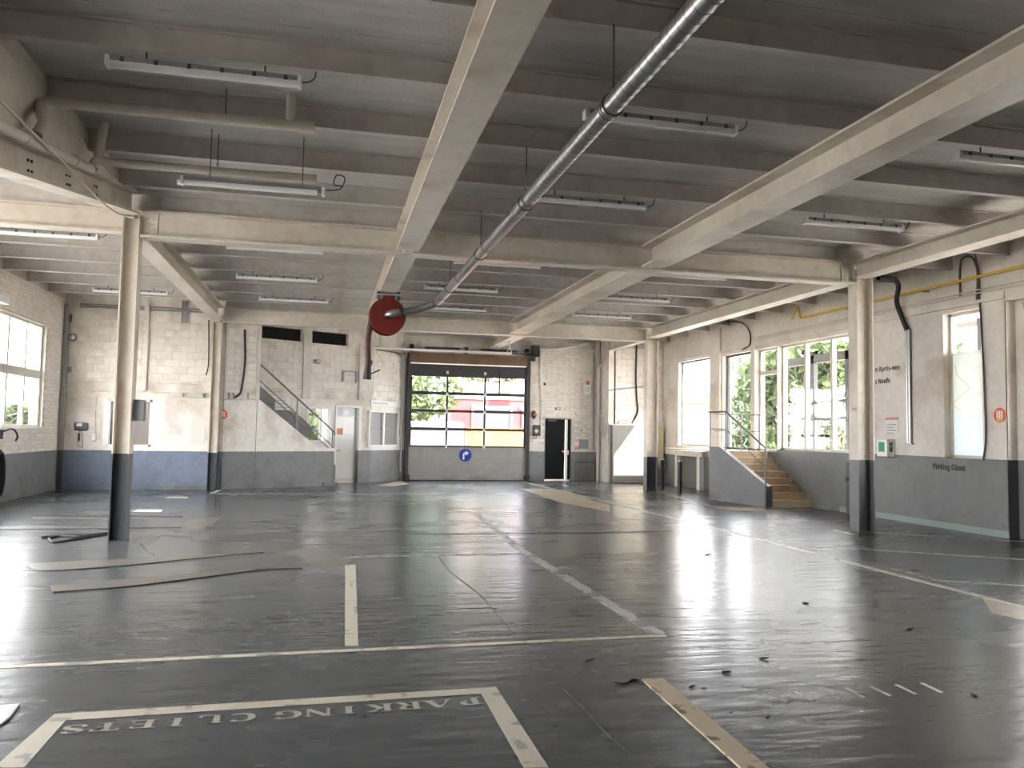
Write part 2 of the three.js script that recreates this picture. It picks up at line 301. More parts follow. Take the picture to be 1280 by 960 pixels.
{
  const holes = [oWin, oDoor, ...tr], u = cut(oS, oD1.x + 0.45, 0, YD, holes);
  const w = T('wall_office', 'white block office wall with high dark transoms', 'wall', [
    ['upper_wall', cut(oS, oD1.x + 0.45, DADO, YD, holes).map(([a, b, c, d]) => bx(a, b, c, d, -D - 0.2, -D)), mWall],
    ['painted_dado', cut(oS, oD1.x + 0.45, 0, DADO, holes).map(([a, b, c, d]) => bx(a, b, c, d, -D - 0.2, -D)), mDado],
    ['front_wall', bx(0.02, oS, 2.5, YD, -D - 0.2, 0), mWall],
    ['ledge', [bx(tr[0][1] + 0.12, oDoor[1], 2.86, 2.9, -D, -D + 0.05), bx(tr[0][1] + 0.12, oDoor[1], 2.64, 2.68, -D, -D + 0.05), bx(oS, tr[0][1], 2.8, 2.84, -D, -D + 0.04)], mWall],
    ['corner_post', [bx(oS - 0.04, oS + 0.06, 2.45, 4.5, -0.06, 0.02), bx(tr[0][1], tr[1][0], 2.6, 4.6, -D, -D + 0.06)], mSteelWhite],
  ], { structure: true, frame: OF });
  const off = toLocal(OF, w.position);
  const bl = (u0, u1, v0, v1, z, hs) => layBlocks(w, (a, v) => V(a, v, z).sub(off), 0, u0, u1, v0, v1, hs);
  bl(0.06, oS - 0.06, 2.74, 4.44, 0, []);
  bl(oS + 0.02, tr[0][1] - 0.02, 2.88, tr[0][2] - 0.06, -D, []);
  bl(tr[1][0] + 0.02, oDoor[1] + 0.36, 2.94, tr[0][2] - 0.06, -D, []);
  bl(oS + 0.02, tr[0][1] - 0.02, 1.7, 2.74, -D, []);
}
// black transoms
tr.forEach((h, i) => T('window_' + (++winN), i ? 'black transom opening above the office door' : 'black transom opening above the stair', 'window', [
  ['frame', [bx(h[0], h[1], h[2], h[2] + 0.04, -D - 0.16, -D + 0.01), bx(h[0], h[0] + 0.03, h[2], h[3], -D - 0.16, -D), bx(h[1] - 0.03, h[1], h[2], h[3], -D - 0.16, -D)], mWall],
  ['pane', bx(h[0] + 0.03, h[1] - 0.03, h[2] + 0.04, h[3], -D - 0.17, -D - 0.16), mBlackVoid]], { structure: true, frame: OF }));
let officeShrub;
// office room behind, with its own outside window
{
  const zb = -D - 2.6, a = oHit(382, 505, zb), b = oHit(403, 556, zb);
  { const q = onZ(392, 530, -31.5); officeShrub = [q.x, q.z]; }
  T('wall_office_rear', 'plain rear wall of the office room', 'wall', [['wall', cut(oS, 7.5, 0, YD, [[a.x, b.x, b.y, a.y]]).map(([p, q, r, t]) => bx(p, q, r, t, zb - 0.15, zb)), mWall]], { structure: true, frame: OF });
}
T('window_' + (++winN), 'office window beside the stair showing foliage behind', 'window', [
  ['frame', [bx(oWin[0], oWin[1], oWin[2], oWin[2] + 0.06, -D - 0.16, -D + 0.02), bx(oWin[0], oWin[1], oWin[3] - 0.06, oWin[3], -D - 0.16, -D + 0.02), bx(oWin[0], oWin[0] + 0.05, oWin[2], oWin[3], -D - 0.16, -D + 0.02), bx(oWin[1] - 0.07, oWin[1], oWin[2], oWin[3], -D - 0.16, -D + 0.02), bx((oWin[0] * 0.42 + oWin[1] * 0.58) - 0.03, (oWin[0] * 0.42 + oWin[1] * 0.58) + 0.03, oWin[2], oWin[3], -D - 0.14, -D)], mWhite],
  ['pane', bx(oWin[0] + 0.05, oWin[1] - 0.07, oWin[2] + 0.06, oWin[3] - 0.06, -D - 0.09, -D - 0.084), mGlass]], { structure: true, frame: OF });
T('door_1', 'cream office door standing beside the stair foot', 'door', [
  ['door_frame', [bx(oDoor[0] - 0.02, oDoor[0] + 0.04, 0, oDoor[3], -D - 0.2, -D + 0.03), bx(oDoor[1] - 0.04, oDoor[1] + 0.06, DADO, oDoor[3], -D - 0.2, -D + 0.05), bx(oDoor[0], oDoor[1], oDoor[3] - 0.05, oDoor[3] + 0.02, -D - 0.2, -D + 0.03)], mWhite],
  ['jamb_base', bx(oDoor[1] - 0.04, oDoor[1] + 0.06, 0, DADO, -D - 0.2, -D + 0.05), mDado],
  ['door_leaf', bx(oDoor[0] + 0.04, oDoor[1] - 0.04, 0.16, 2.1, -D - 0.14, -D - 0.1), mat(col(0.7, 0.68, 0.62), 0.12)],
  ['kick_board', bx(oDoor[0] + 0.04, oDoor[1] - 0.04, 0.005, 0.16, -D - 0.14, -D - 0.09), mat(col(0.58, 0.5, 0.4), 0.4)],
  ['transom_pane', bx(oDoor[0] + 0.04, oDoor[1] - 0.04, 2.13, oDoor[3] - 0.05, -D - 0.13, -D - 0.12), mat(col(0.5, 0.5, 0.47), 0.06)],
  ['door_rail', bx(oDoor[0] + 0.04, oDoor[1] - 0.04, 2.08, 2.14, -D - 0.15, -D - 0.08), mWhite],
  ['door_notice', bx(oDoor[0] + 0.08, oDoor[0] + 0.32, 1.52, 1.72, -D - 0.1, -D - 0.098), mat(col(0.75, 0.3, 0.2), 0.6)],
  ['door_handle', [cyl(V(oDoor[0] + 0.1, 1.02, -D - 0.1), V(oDoor[0] + 0.1, 1.02, -D - 0.04), 0.01), cyl(V(oDoor[0] + 0.1, 1.02, -D - 0.04), V(oDoor[0] + 0.22, 1.02, -D - 0.04), 0.011)], mDarkGrey],
], { structure: true, frame: OF });

// stair flank wall: sloped top, grey dado
const sl0 = oHit(324, 499), sl1 = oHit(398, 560), sl2 = oHit(418, 560);
{
  const prof = (y0, y1) => { // flank outline between two heights
    const topAt = (x) => (x < sl0.x ? 2.5 : x < sl1.x ? sl0.y + (sl1.y - sl0.y) * (x - sl0.x) / (sl1.x - sl0.x) : sl1.y);
    const xs = [0.02, sl0.x, sl1.x, sl2.x], pts = [];
    const xc = y1 > sl1.y ? xs.filter((x) => topAt(x) >= y0) : xs;
    pts.push([0.02, y0], [sl2.x, y0], [sl2.x, Math.min(y1, sl1.y)]);
    if (y1 > sl1.y) pts.push([sl1.x, sl1.y], [sl0.x, sl0.y], [sl0.x, 2.5], [0.02, 2.5]); else pts.push([0.02, y1]);
    return new THREE.Shape(pts.map((p) => new THREE.Vector2(...p)));
  };
  T('stair_flank_wall', 'solid white stair flank with grey lower half under metal handrail', 'stair wall', [
    ['upper_panel', new THREE.ExtrudeGeometry(prof(DADO, 9), { depth: 0.12, bevelEnabled: false }).translate(0, 0, -0.12), mWall],
    ['painted_base', [bx(0.02, oS, 0, DADO, -0.12, 0.001), bx(oS + 0.012, sl2.x, 0, DADO, -0.12, 0.001)], mDado],
    ['foot_plinth', [rbx(sl2.x - 0.35, sl2.x + 0.12, 0, 0.09, -0.3, 0.08, 0.01), bx(sl2.x - 0.03, sl2.x + 0.05, 0, 0.62, -0.2, 0.02)], mDado],
    ['joint_strip', bx(oS, oS + 0.012, 0, 2.45, -0.1, 0.004), mDarkGrey],
  ], { frame: OF });
  // treads behind the flank, going up to the left
  const steps = [], n = 11, xa = sl2.x, xb = oS, y1 = 2.3;
  for (let i = 0; i < n; i++) { const a = xa - (xa - xb) * (i + 1) / n, b = xa - (xa - xb) * i / n; steps.push(['step', bx(a, b, 0, y1 * (i + 1) / n * 0.96, -D, -0.12), mDado]); }
  T('office_stair', 'grey enclosed stair rising behind the white flank wall', 'stair', steps, { frame: OF });
  // dark stringer seen above the slope
  T('stair_stringer', 'dark grey stringer board along the block wall of stair', 'stringer', [['board', beamBetween(V(sl0.x + 0.05, 2.72, -D + 0.05), V(oHit(385, 545, -D).x, 1.5, -D + 0.05), 0.08, 0.52), mDado]], { frame: OF });
  const A = oHit(325, 454), B = oHit(419, 540), h = A.y - B.y, bar = (dy, r) => cyl(V(A.x, A.y + dy, -0.05), V(B.x, B.y + dy, -0.05), r);
  const yAt = (x) => A.y + (B.y - A.y) * (x - A.x) / (B.x - A.x);
  T('stair_handrail', 'grey metal handrail with two lower bars above stair flank', 'handrail', [
    ['top_rail', [bar(0, 0.026), ball(V(B.x, B.y, -0.05), 0.026), cyl(V(B.x, B.y, -0.05), V(B.x + 0.02, B.y - 0.1, -0.05), 0.022)], mRail],
    ['lower_bar', bar(-0.46, 0.016), mRail], ['lower_bar', bar(-0.62, 0.016), mRail],
    ['post', cyl(V(A.x, 2.55, -0.05), V(A.x, A.y, -0.05), 0.022), mRail],
    ['post', cyl(V(oHit(373, 500).x, yAt(oHit(373, 500).x) - 0.98, -0.05), V(oHit(373, 500).x, yAt(oHit(373, 500).x), -0.05), 0.022), mRail],
    ['post', cyl(V(B.x - 0.06, 0.62, -0.05), V(B.x - 0.06, B.y + 0.05, -0.05), 0.022), mRail],
  ], { frame: OF });
  const sg = [oHit(342, 499, -D), oHit(361, 513, -D)];
  T('stair_notice', 'white rectangular notice on the stair wall', 'sign', [['plate', bx(sg[0].x, sg[1].x, sg[1].y, sg[0].y, -D + 0.1, -D + 0.11), mPaper], ['print', [0, 1, 2].map((i) => bx(sg[0].x + 0.06, sg[1].x - 0.05 - i * 0.05, sg[1].y + 0.07 + i * 0.1, sg[1].y + 0.1 + i * 0.1, -D + 0.11, -D + 0.112)), mat(col(0.5, 0.48, 0.46), 0.8)]], { frame: OF });
}
function roundSign(label, P, frame, turn, r) {               // red hand-shaped pictogram disc
  T('round_warning_sign', label, 'sign', [
    ['disc', new THREE.CylinderGeometry(r, r, 0.008, 28).rotateX(Math.PI / 2).translate(P.x, P.y, P.z), mSignRed],
    ['pictogram', [-1, 0, 1].map((k) => bx(P.x + k * r * 0.38 - r * 0.11, P.x + k * r * 0.38 + r * 0.11, P.y - r * 0.5, P.y + r * 0.5, P.z + 0.004, P.z + 0.006)).concat([bx(P.x - r * 0.5, P.x + r * 0.5, P.y + r * 0.42, P.y + r * 0.6, P.z + 0.004, P.z + 0.006)]), mat(col(0.85, 0.75, 0.6), 0.6)]], { frame });
}
roundSign('round red warning sign on the white stair flank', oHit(278.5, 518).setZ(0.006), OF, 0, 0.13);

// ---- office side wall with interior window, turned 59 degrees
const SF = { p: toWorld(OF, V(oD1.x + 0.45, 0, -D)), r: 0 };
{ const e = V(2.5, 0, ZB); SF.r = Math.atan2(-(e.z - SF.p.z), e.x - SF.p.x); SF.l = Math.hypot(e.x - SF.p.x, e.z - SF.p.z); }
const sHit = (x, y) => toLocal(SF, hit(x, y, SF.p, V(Math.sin(SF.r), 0, Math.cos(SF.r))));
const sw0 = sHit(461, 513), sw1 = sHit(497, 558), sWin = [sw0.x, sw1.x, sw1.y, sw0.y];
{
  const w = T('wall_office_side', 'white block side wall of office beside the gate', 'wall', [
    ['upper_wall', cut(0, SF.l + 0.1, DADO, YD, [sWin]).map(([a, b, c, d]) => bx(a, b, c, d, -0.2, 0)), mWall],
    ['painted_dado', bx(0, SF.l + 0.1, 0, DADO, -0.2, 0), mDado],
    ['ledge', [bx(0.1, SF.l, 2.68, 2.72, 0, 0.05)], mWall]], { structure: true, frame: SF });
  const off = toLocal(SF, w.position);
  layBlocks(w, (a, v) => V(a, v, 0).sub(off), 0, 0.02, SF.l - 0.02, 2.76, 4.36, []);
  T('window_' + (++winN), 'white framed office window under a name board', 'window', [
    ['frame', [bx(sWin[0], sWin[1], sWin[2], sWin[2] + 0.06, -0.15, 0.03), bx(sWin[0], sWin[1], sWin[3] - 0.05, sWin[3], -0.15, 0.03), bx(sWin[0], sWin[0] + 0.05, sWin[2], sWin[3], -0.15, 0.03), bx(sWin[1] - 0.05, sWin[1], sWin[2], sWin[3], -0.15, 0.03), bx((sWin[0] + sWin[1]) / 2 - 0.04, (sWin[0] + sWin[1]) / 2 + 0.04, sWin[2], sWin[3], -0.12, 0.02)], mWhite],
    ...[0, 1].map((k) => ['pane', bx(k ? (sWin[0] + sWin[1]) / 2 + 0.04 : sWin[0] + 0.05, k ? sWin[1] - 0.05 : (sWin[0] + sWin[1]) / 2 - 0.04, sWin[2] + 0.06, sWin[3] - 0.05, -0.06, -0.054), mat(k ? col(0.3, 0.29, 0.27) : col(0.42, 0.41, 0.41), 0.08)]),
    ['glazing_bar', bx(sWin[0] + 0.05, (sWin[0] + sWin[1]) / 2 + 0.4, (sWin[2] + sWin[3]) / 2 - 0.02, (sWin[2] + sWin[3]) / 2 + 0.02, -0.05, -0.02), mGrey]], { structure: true, frame: SF });
  const n0 = sHit(463, 501), n1 = sHit(500, 511);
  T('office_name_board', 'long white name board above the office window', 'sign', [['board', rbx(n0.x, n1.x, n1.y + 0.04, n0.y + 0.02, 0, 0.03, 0.006), mWhite], ['lettering', [0, 1, 2, 3, 4, 5, 6, 7].map((i) => bx(n0.x + 0.08 + i * 0.1, n0.x + 0.15 + i * 0.1, (n0.y + n1.y) / 2, (n0.y + n1.y) / 2 + 0.07, 0.03, 0.031)), mat(col(0.45, 0.46, 0.5), 0.6)]], { frame: SF });
}

// ---- back wall with gate opening and dark door
const gate = { x0: 2.72, x1: 6.86, y1: 4.0 };
const dDoor = [7.55, 8.52, 0, 2.2];
const ZP = -26.5;                                              // right-hand part stands a little forward
{
  const holes = [[gate.x0, gate.x1, 0, gate.y1], dDoor];
  const w = T('wall_back', 'white painted brick back wall round the gate', 'wall', [
    ['upper_wall', [...cut(2.3, 9.75, DADO, YD, holes).map(([a, b, c, d]) => bx(a, b, c, d, ZB - 0.3, ZB)), bx(9.75, XR, DADO, YD, ZP - 0.3, ZP)], mMortar],
    ['painted_dado', [...cut(2.3, 9.75, 0, DADO, holes).map(([a, b, c, d]) => bx(a, b, c, d, ZB - 0.3, ZB)), bx(9.75, XR, 0, DADO, ZP - 0.3, ZP)], mDado],
    ['return_wall', bx(9.55, 9.8, 0, YD, ZB, ZP), mWall],
  ], { structure: true });
  const off = w.position;
  brickStuff(w, (u, v) => V(u, v, ZB).sub(off), 0, gate.x1 + 0.02, 9.54, DADO, 4.7, [dDoor], 0.44, 0.11, mBlocks[1]);
  layBlocks(w, (u, v) => V(u, v, ZP).sub(off), 0, 9.8, 11.56, 2.1, 4.7, []);
}
// sectional gate
{
  const z = ZB + 0.06, xs = [gate.x0 + 0.07, 0, 0, gate.x1 - 0.07]; xs[1] = onZ(558.4, 510, z).x; xs[2] = onZ(605.6, 510, z).x;
  const ys = [[538.6, 557], [516, 535], [494.4, 512.6], [471.8, 490.4]].map(([a, b]) => [onZ(581, b, z).y, onZ(581, a, z).y]);
  const yb = ys[0][0] - 0.05, parts = [];
  parts.push(['solid_panel', rbx(xs[0] - 0.04, xs[3] + 0.04, 0.02, yb / 2 - 0.006, z - 0.03, z + 0.02, 0.008), mGate], ['solid_panel', rbx(xs[0] - 0.04, xs[3] + 0.04, yb / 2 + 0.006, yb - 0.01, z - 0.03, z + 0.02, 0.008), mGate]);
  parts.push(['panel_joint', bx(xs[0], xs[3], yb / 2 - 0.03, yb / 2 + 0.03, z - 0.03, z + 0.008), mGate]);
  parts.push(['bottom_seal', bx(xs[0] - 0.04, xs[3] + 0.04, 0, 0.03, z - 0.03, z + 0.03), mRubber]);
  const edges = [[yb - 0.01, ys[0][0]], [ys[0][1], ys[1][0]], [ys[1][1], ys[2][0]], [ys[2][1], ys[3][0]], [ys[3][1], ys[3][1] + 0.42]];
  for (const [a, b] of edges) parts.push(['section_rail', [bx(xs[0] - 0.04, xs[3] + 0.04, a, b, z - 0.03, z + 0.03)], mGateFrame]);
  for (const [a, b] of ys) {
    for (let k = 0; k < 4; k++) parts.push(['stile', bx(xs[k] - 0.035, xs[k] + 0.035, a, b, z - 0.025, z + 0.028), mGateFrame]);
    for (let k = 0; k < 3; k++) parts.push(['pane', bx(xs[k] + 0.035, xs[k + 1] - 0.035, a, b, z - 0.006, z), mGlass]);
  }
  for (const k of [1, 2]) for (const y of [ys[3][1] + 0.15, ys[2][1] + 0.03, ys[1][1] + 0.03, ys[0][1] + 0.03, yb + 0.01]) parts.push(['hinge', bx(xs[k] - 0.04, xs[k] + 0.04, y - 0.05, y + 0.05, z + 0.03, z + 0.045), mWhite]);
  for (const s of [0, 3]) for (const [a] of edges) parts.push(['roller_bracket', bx(xs[s] - 0.09 * (s ? -0.3 : 1), xs[s] + 0.09 * (s ? 1 : -0.3), a + 0.01, a + 0.09, z + 0.03, z + 0.06), mGalv]);
  parts.push(['cable_drop', bx(xs[2] + 0.35 * (xs[3] - xs[2]) - 0.03, xs[2] + 0.35 * (xs[3] - xs[2]) + 0.03, ys[3][0] - 0.03, ys[3][1] + 0.3, z + 0.035, z + 0.05), mBlack]);
  T('door_2', 'glazed sectional gate with dark bars and beige base panels', 'gate', parts, { structure: true });
  const sgn = onZ(581.5, 569, z + 0.03);
  const arrow = new THREE.Shape(); const A = (x, y) => [sgn.x + x * 0.2, sgn.y + y * 0.2];
  arrow.moveTo(...A(-0.4, -0.75)); arrow.lineTo(...A(-0.15, -0.75)); arrow.lineTo(...A(-0.15, 0)); arrow.quadraticCurveTo(...A(-0.12, 0.22), ...A(0.1, 0.22)); arrow.lineTo(...A(0.1, -0.05)); arrow.lineTo(...A(0.62, 0.36)); arrow.lineTo(...A(0.1, 0.78)); arrow.lineTo(...A(0.1, 0.5)); arrow.quadraticCurveTo(...A(-0.4, 0.5), ...A(-0.4, 0)); arrow.closePath();
  T('turn_right_sign', 'round blue sign with white right-turn arrow on the gate', 'sign', [['disc', new THREE.CylinderGeometry(0.22, 0.22, 0.012, 36).rotateX(Math.PI / 2).translate(sgn.x, sgn.y, sgn.z), mBlue], ['arrow', new THREE.ExtrudeGeometry(arrow, { depth: 0.004, bevelEnabled: false }).translate(0, 0, sgn.z + 0.006), mWhite]]);
  // guides at both sides and the spring shaft above
  for (const [x, l, s] of [[gate.x0 - 0.02, 'dark vertical gate guide beside the office wall', -1], [gate.x1 + 0.02, 'dark vertical gate guide beside the dark door', 1]]) T('gate_guide', l, 'guide rail', [
    ['channel', [bx(x - 0.05, x + 0.05, 0, 4.33, z - 0.04, z + 0.08), bx(x + s * 0.08 - 0.015, x + s * 0.08 + 0.015, 0, 4.18, z - 0.02, z + 0.02)], mGateFrame],
    ['foot_buffer', rbx(x - 0.09, x + 0.09, 0.03, 0.18, z + 0.02, z + 0.16, 0.02), mRubber]]);
  T('gate_beam_board', 'brown dusty timber lintel over the gate', 'lintel', [['board', [bx(gate.x0, gate.x1, 4.02, 4.36, ZB + 0.0, ZB + 0.14)], mBrown]]);
  T('gate_spring_shaft', 'dark spring shaft across the top of gate', 'shaft', [['axle', cyl(V(gate.x0 - 0.1, 4.5, ZB + 0.16), V(gate.x1 + 0.1, 4.5, ZB + 0.16), 0.025), mGrey],
    ['spring', cyl(V(gate.x0 + 0.5, 4.5, ZB + 0.16), V(gate.x0 + 1.7, 4.5, ZB + 0.16), 0.06), mDarkGrey], ['spring', cyl(V(gate.x1 - 1.7, 4.5, ZB + 0.16), V(gate.x1 - 0.4, 4.5, ZB + 0.16), 0.06), mDarkGrey],
    ['drum', cyl(V(gate.x0 - 0.02, 4.5, ZB + 0.16), V(gate.x0 + 0.12, 4.5, ZB + 0.16), 0.12, 20), mBlack], ['drum', cyl(V(gate.x1 - 0.12, 4.5, ZB + 0.16), V(gate.x1 + 0.02, 4.5, ZB + 0.16), 0.12, 20), mBlack],
    ['centre_bearing', [bx(4.6, 4.72, 4.365, 4.6, ZB, ZB + 0.2), bx(4.62, 4.7, 4.37, 4.44, ZB + 0.16, ZB + 0.22)], mDarkGrey]]);
  T('gate_motor', 'black gate motor at the top right of gate', 'motor', [['casing', rbx(gate.x1 + 0.11, gate.x1 + 0.38, 4.36, 4.75, ZB + 0.02, ZB + 0.32, 0.03), mBlack], ['gear_box', rbx(gate.x1 + 0.12, gate.x1 + 0.26, 4.2, 4.36, ZB + 0.04, ZB + 0.2, 0.02), mBlack]]);
  // horizontal gate tracks running under the roof towards the hall, with their cross bar
  const bz = -24.6, p0 = onZ(466, 435, bz), p1 = onZ(636, 436, bz);
  T('gate_track_frame', 'white cross bar and overhead tracks hung before the gate', 'track', [
    ['cross_bar', beamBetween(p0, V(p1.x + 0.1, p0.y, bz), 0.05, 0.06), mWhite],
    ['track', beamBetween(V(gate.x0 + 0.1, 4.42, ZB + 0.2), V(gate.x0 + 0.1, p0.y, bz), 0.04, 0.06), mGalv], ['track', beamBetween(V(gate.x1 - 0.1, 4.42, ZB + 0.2), V(p1.x, p0.y, bz), 0.04, 0.06), mGalv],
    ['hanger', cyl(V(p1.x - 0.05, p0.y, bz), V(p1.x + 0.15, YD, bz), 0.015), mGalv], ['hanger', cyl(V(p1.x + 0.1, p0.y, bz), V(p1.x - 0.15, YD, bz), 0.015), mGalv], ['hanger', cyl(V(p0.x + 0.2, p0.y, bz), V(p0.x + 0.2, YD, bz), 0.015), mGalv]]);
}
// dark service door
T('door_3', 'dark steel service door with white push bar edge', 'door', [
  ['door_leaf', bx(dDoor[0] + 0.03, dDoor[1] - 0.22, 0.05, dDoor[3] - 0.03, ZB - 0.1, ZB - 0.05), mDoorDark],
  ['side_leaf', bx(dDoor[1] - 0.12, dDoor[1] - 0.02, 0.05, dDoor[3] - 0.03, ZB - 0.1, ZB - 0.06), mDoorDark],
  ['door_frame', [bx(dDoor[0], dDoor[0] + 0.03, 0, dDoor[3], ZB - 0.2, ZB + 0.01), bx(dDoor[1] - 0.02, dDoor[1], 0, dDoor[3], ZB - 0.2, ZB + 0.01), bx(dDoor[0], dDoor[1], dDoor[3] - 0.03, dDoor[3], ZB - 0.2, ZB + 0.01)], mDarkGrey],
  ['edge_strip', bx(dDoor[1] - 0.2, dDoor[1] - 0.12, 0.02, dDoor[3] - 0.03, ZB - 0.1, ZB - 0.03), mWhite],
  ['closer', bx(dDoor[0] + 0.12, dDoor[0] + 0.42, dDoor[3] - 0.1, dDoor[3] - 0.05, ZB - 0.06, ZB), mDarkGrey],
  ['lock_case', [rbx(dDoor[1] - 0.24, dDoor[1] - 0.08, 0.93, 1.08, ZB - 0.04, ZB + 0.02, 0.008), bx(dDoor[1] - 0.33, dDoor[1] - 0.2, 1.02, 1.06, ZB - 0.04, ZB + 0.0)], mWhite],
  ['threshold', bx(dDoor[0], dDoor[1] - 0.05, 0, 0.045, ZB - 0.25, ZB + 0.02), mat(col(0.85, 0.84, 0.8), 0.3)],
], { structure: true });

// ---- right wall with its windows
const XG = XR + 0.18;                                          // plane of the glass
const zR = (x, y = 500) => onX(x, y, XR).z;
const HEAD = 4.1, SILL = 1.35;
const w1 = [zR(848), zR(890), SILL, 4.15], w2 = [zR(903), zR(940), 1.3, HEAD], w3d = [zR(944), zR(971), 1.3, HEAD], w3 = [zR(972), zR(1072), SILL, HEAD], w4 = [zR(1180), zR(1228.5), SILL, 4.12];
const rec = [zR(1259), 3.2, 0, 4.16], w5 = [zR(1272), zR(1272) + 2.6, 1.37, 4.1];
{
  const holes = [w1, w2, w3d, w3, w4], outer = [w5], zr = rec[0];
  T('wall_right', 'cream plastered side wall with tall glazing and grey dado', 'wall', [
    ['upper_wall', [...cut(ZP - 0.3, -22.7, DADO, YD, holes).map(([a, b, c, d]) => bx(XR, XR + 0.3, c, d, a, b)), ...cut(-22.7, zr, 1.36, YD, holes).map(([a, b, c, d]) => bx(XR, XR + 0.3, c, d, a, b)), bx(XR, XR + 0.3, 4.16, YD, zr, ZN), ...cut(zr, ZN, 1.36, 4.16, outer).map(([a, b, c, d]) => bx(XR + 0.2, XR + 0.4, c, d, a, b))], mWallR],
    ['painted_dado', [bx(XR, XR + 0.3, 0, DADO, ZP - 0.3, -22.7), ...cut(-22.7, zr, 0, 1.36, holes).map(([a, b, c, d]) => bx(XR, XR + 0.3, c, d, a, b)), bx(XR + 0.2, XR + 0.4, 0, 1.36, zr, ZN)], mDadoR],
    ['recess_cheek', bx(XR + 0.0, XR + 0.28, 1.36, 4.16, zr - 0.02, zr + 0.003), mWallR],
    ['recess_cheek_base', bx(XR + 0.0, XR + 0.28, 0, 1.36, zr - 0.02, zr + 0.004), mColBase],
    ['skirting_paint', [bx(XR - 0.012, XR, 0, 0.12, -16.5, zr)], mat(col(0.25, 0.3, 0.28), 0.4)],
    ['cornice', [bx(XR - 0.05, XR, 4.2, 4.26, -25, zr), bx(XR - 0.03, XR, 4.26, 4.34, -22.6, zr)], mWallR],
    ['pilaster', [bx(XR - 0.07, XR, 1.36, 4.95, zR(889) + 0.02, zR(902)), bx(XR - 0.05, XR, 1.36, 4.2, zR(940), zR(945))], mWallR],
  ], { structure: true });
}
function rightWindow(label, w, bars, transoms = [], m = mSteelWhite, glass = mGlass, extra = []) {
  const fr = [bx(XG - 0.04, XG + 0.04, w[2], w[2] + 0.06, w[0], w[1]), bx(XG - 0.04, XG + 0.04, w[3] - 0.06, w[3], w[0], w[1]), bx(XG - 0.04, XG + 0.04, w[2], w[3], w[0], w[0] + 0.06), bx(XG - 0.04, XG + 0.04, w[2], w[3], w[1] - 0.06, w[1])];
  for (const z of bars) fr.push(bx(XG - 0.06, XG + 0.05, w[2], w[3], z - 0.045, z + 0.045));
  for (const y of transoms) fr.push(bx(XG - 0.05, XG + 0.04, y - 0.06, y + 0.06, w[0], w[1]));
  const zs = [w[0], ...bars, w[1]], ys = [w[2], ...transoms, w[3]], panes = [];
  for (let i = 0; i + 1 < zs.length; i++) for (let j = 0; j + 1 < ys.length; j++) panes.push(['pane', bx(XG - 0.003, XG + 0.003, ys[j] + 0.05, ys[j + 1] - 0.05, zs[i] + 0.05, zs[i + 1] - 0.05), glass]);
  T('window_' + (++winN), label, 'window', [['frame', fr, m], ...panes, ...extra], { structure: true });
}
rightWindow('single pane window at the far end of the plaster wall', w1, [], [], mGrey);
rightWindow('narrow landing window beside the glazed stair door', w2, [], [], mDarkGrey);
rightWindow('white landing door frame with transom light', w3d, [], [onX(958, 465, XR).y]);
rightWindow('wide white framed glazing above the stair wall', w3, [zR(1001), zR(1034)]);
{
  const c = document.createElement('canvas'); c.width = 256; c.height = 512; const g = c.getContext('2d');
  g.fillStyle = '#dfe8dc'; g.fillRect(0, 0, 256, 512); g.fillStyle = '#d5e3ea'; g.fillRect(0, 300, 256, 212); g.fillStyle = '#cfdad8'; g.fillRect(0, 0, 256, 14);
  g.strokeStyle = '#dcb9a8'; g.lineWidth = 5; g.beginPath(); g.moveTo(20, 60); g.lineTo(34, 110); g.lineTo(128, 180); g.lineTo(6, 250); g.stroke(); g.beginPath(); g.moveTo(6, 262); g.lineTo(60, 296); g.stroke();
  g.strokeStyle = '#cfd9bd'; g.beginPath(); g.moveTo(90, 40); g.lineTo(170, 90); g.lineTo(240, 60); g.moveTo(60, 240); g.lineTo(200, 200); g.lineTo(240, 250); g.stroke();
  const t = new THREE.CanvasTexture(c); t.colorSpace = THREE.SRGBColorSpace;
  const film = new THREE.MeshPhysicalMaterial({ color: 0xffffff, map: t, transmission: 0.07, roughness: 0.9, thickness: 0, side: THREE.DoubleSide });
  const fy = onX(1207, 438, XR).y;
  rightWindow('tall window half covered by a pale printed film', w4, [], [], mSteelWhite, mGlass, []);
  const f = new THREE.Mesh(new THREE.PlaneGeometry(w4[1] - w4[0] - 0.1, fy - w4[2] - 0.05).rotateY(-Math.PI / 2), film); f.name = 'window_film'; f.position.set(XG - 0.02, (fy + w4[2] + 0.05) / 2, (w4[0] + w4[1]) / 2);
  f.userData = { label: 'pale printed map film inside the tall window', category: 'window film' }; scene.add(shade(f));
}
rightWindow('cream framed window in the recess past the pier', w5, [], [], mSteelWhite);
// near wall behind the camera
T('wall_near', 'white plastered end wall behind the viewer', 'wall', [['upper_wall', bx(XL, XR, DADO, YD, ZN, ZN + 0.3), mWall], ['painted_dado', bx(XL, XR, 0, DADO, ZN, ZN + 0.3), mDado]], { structure: true });

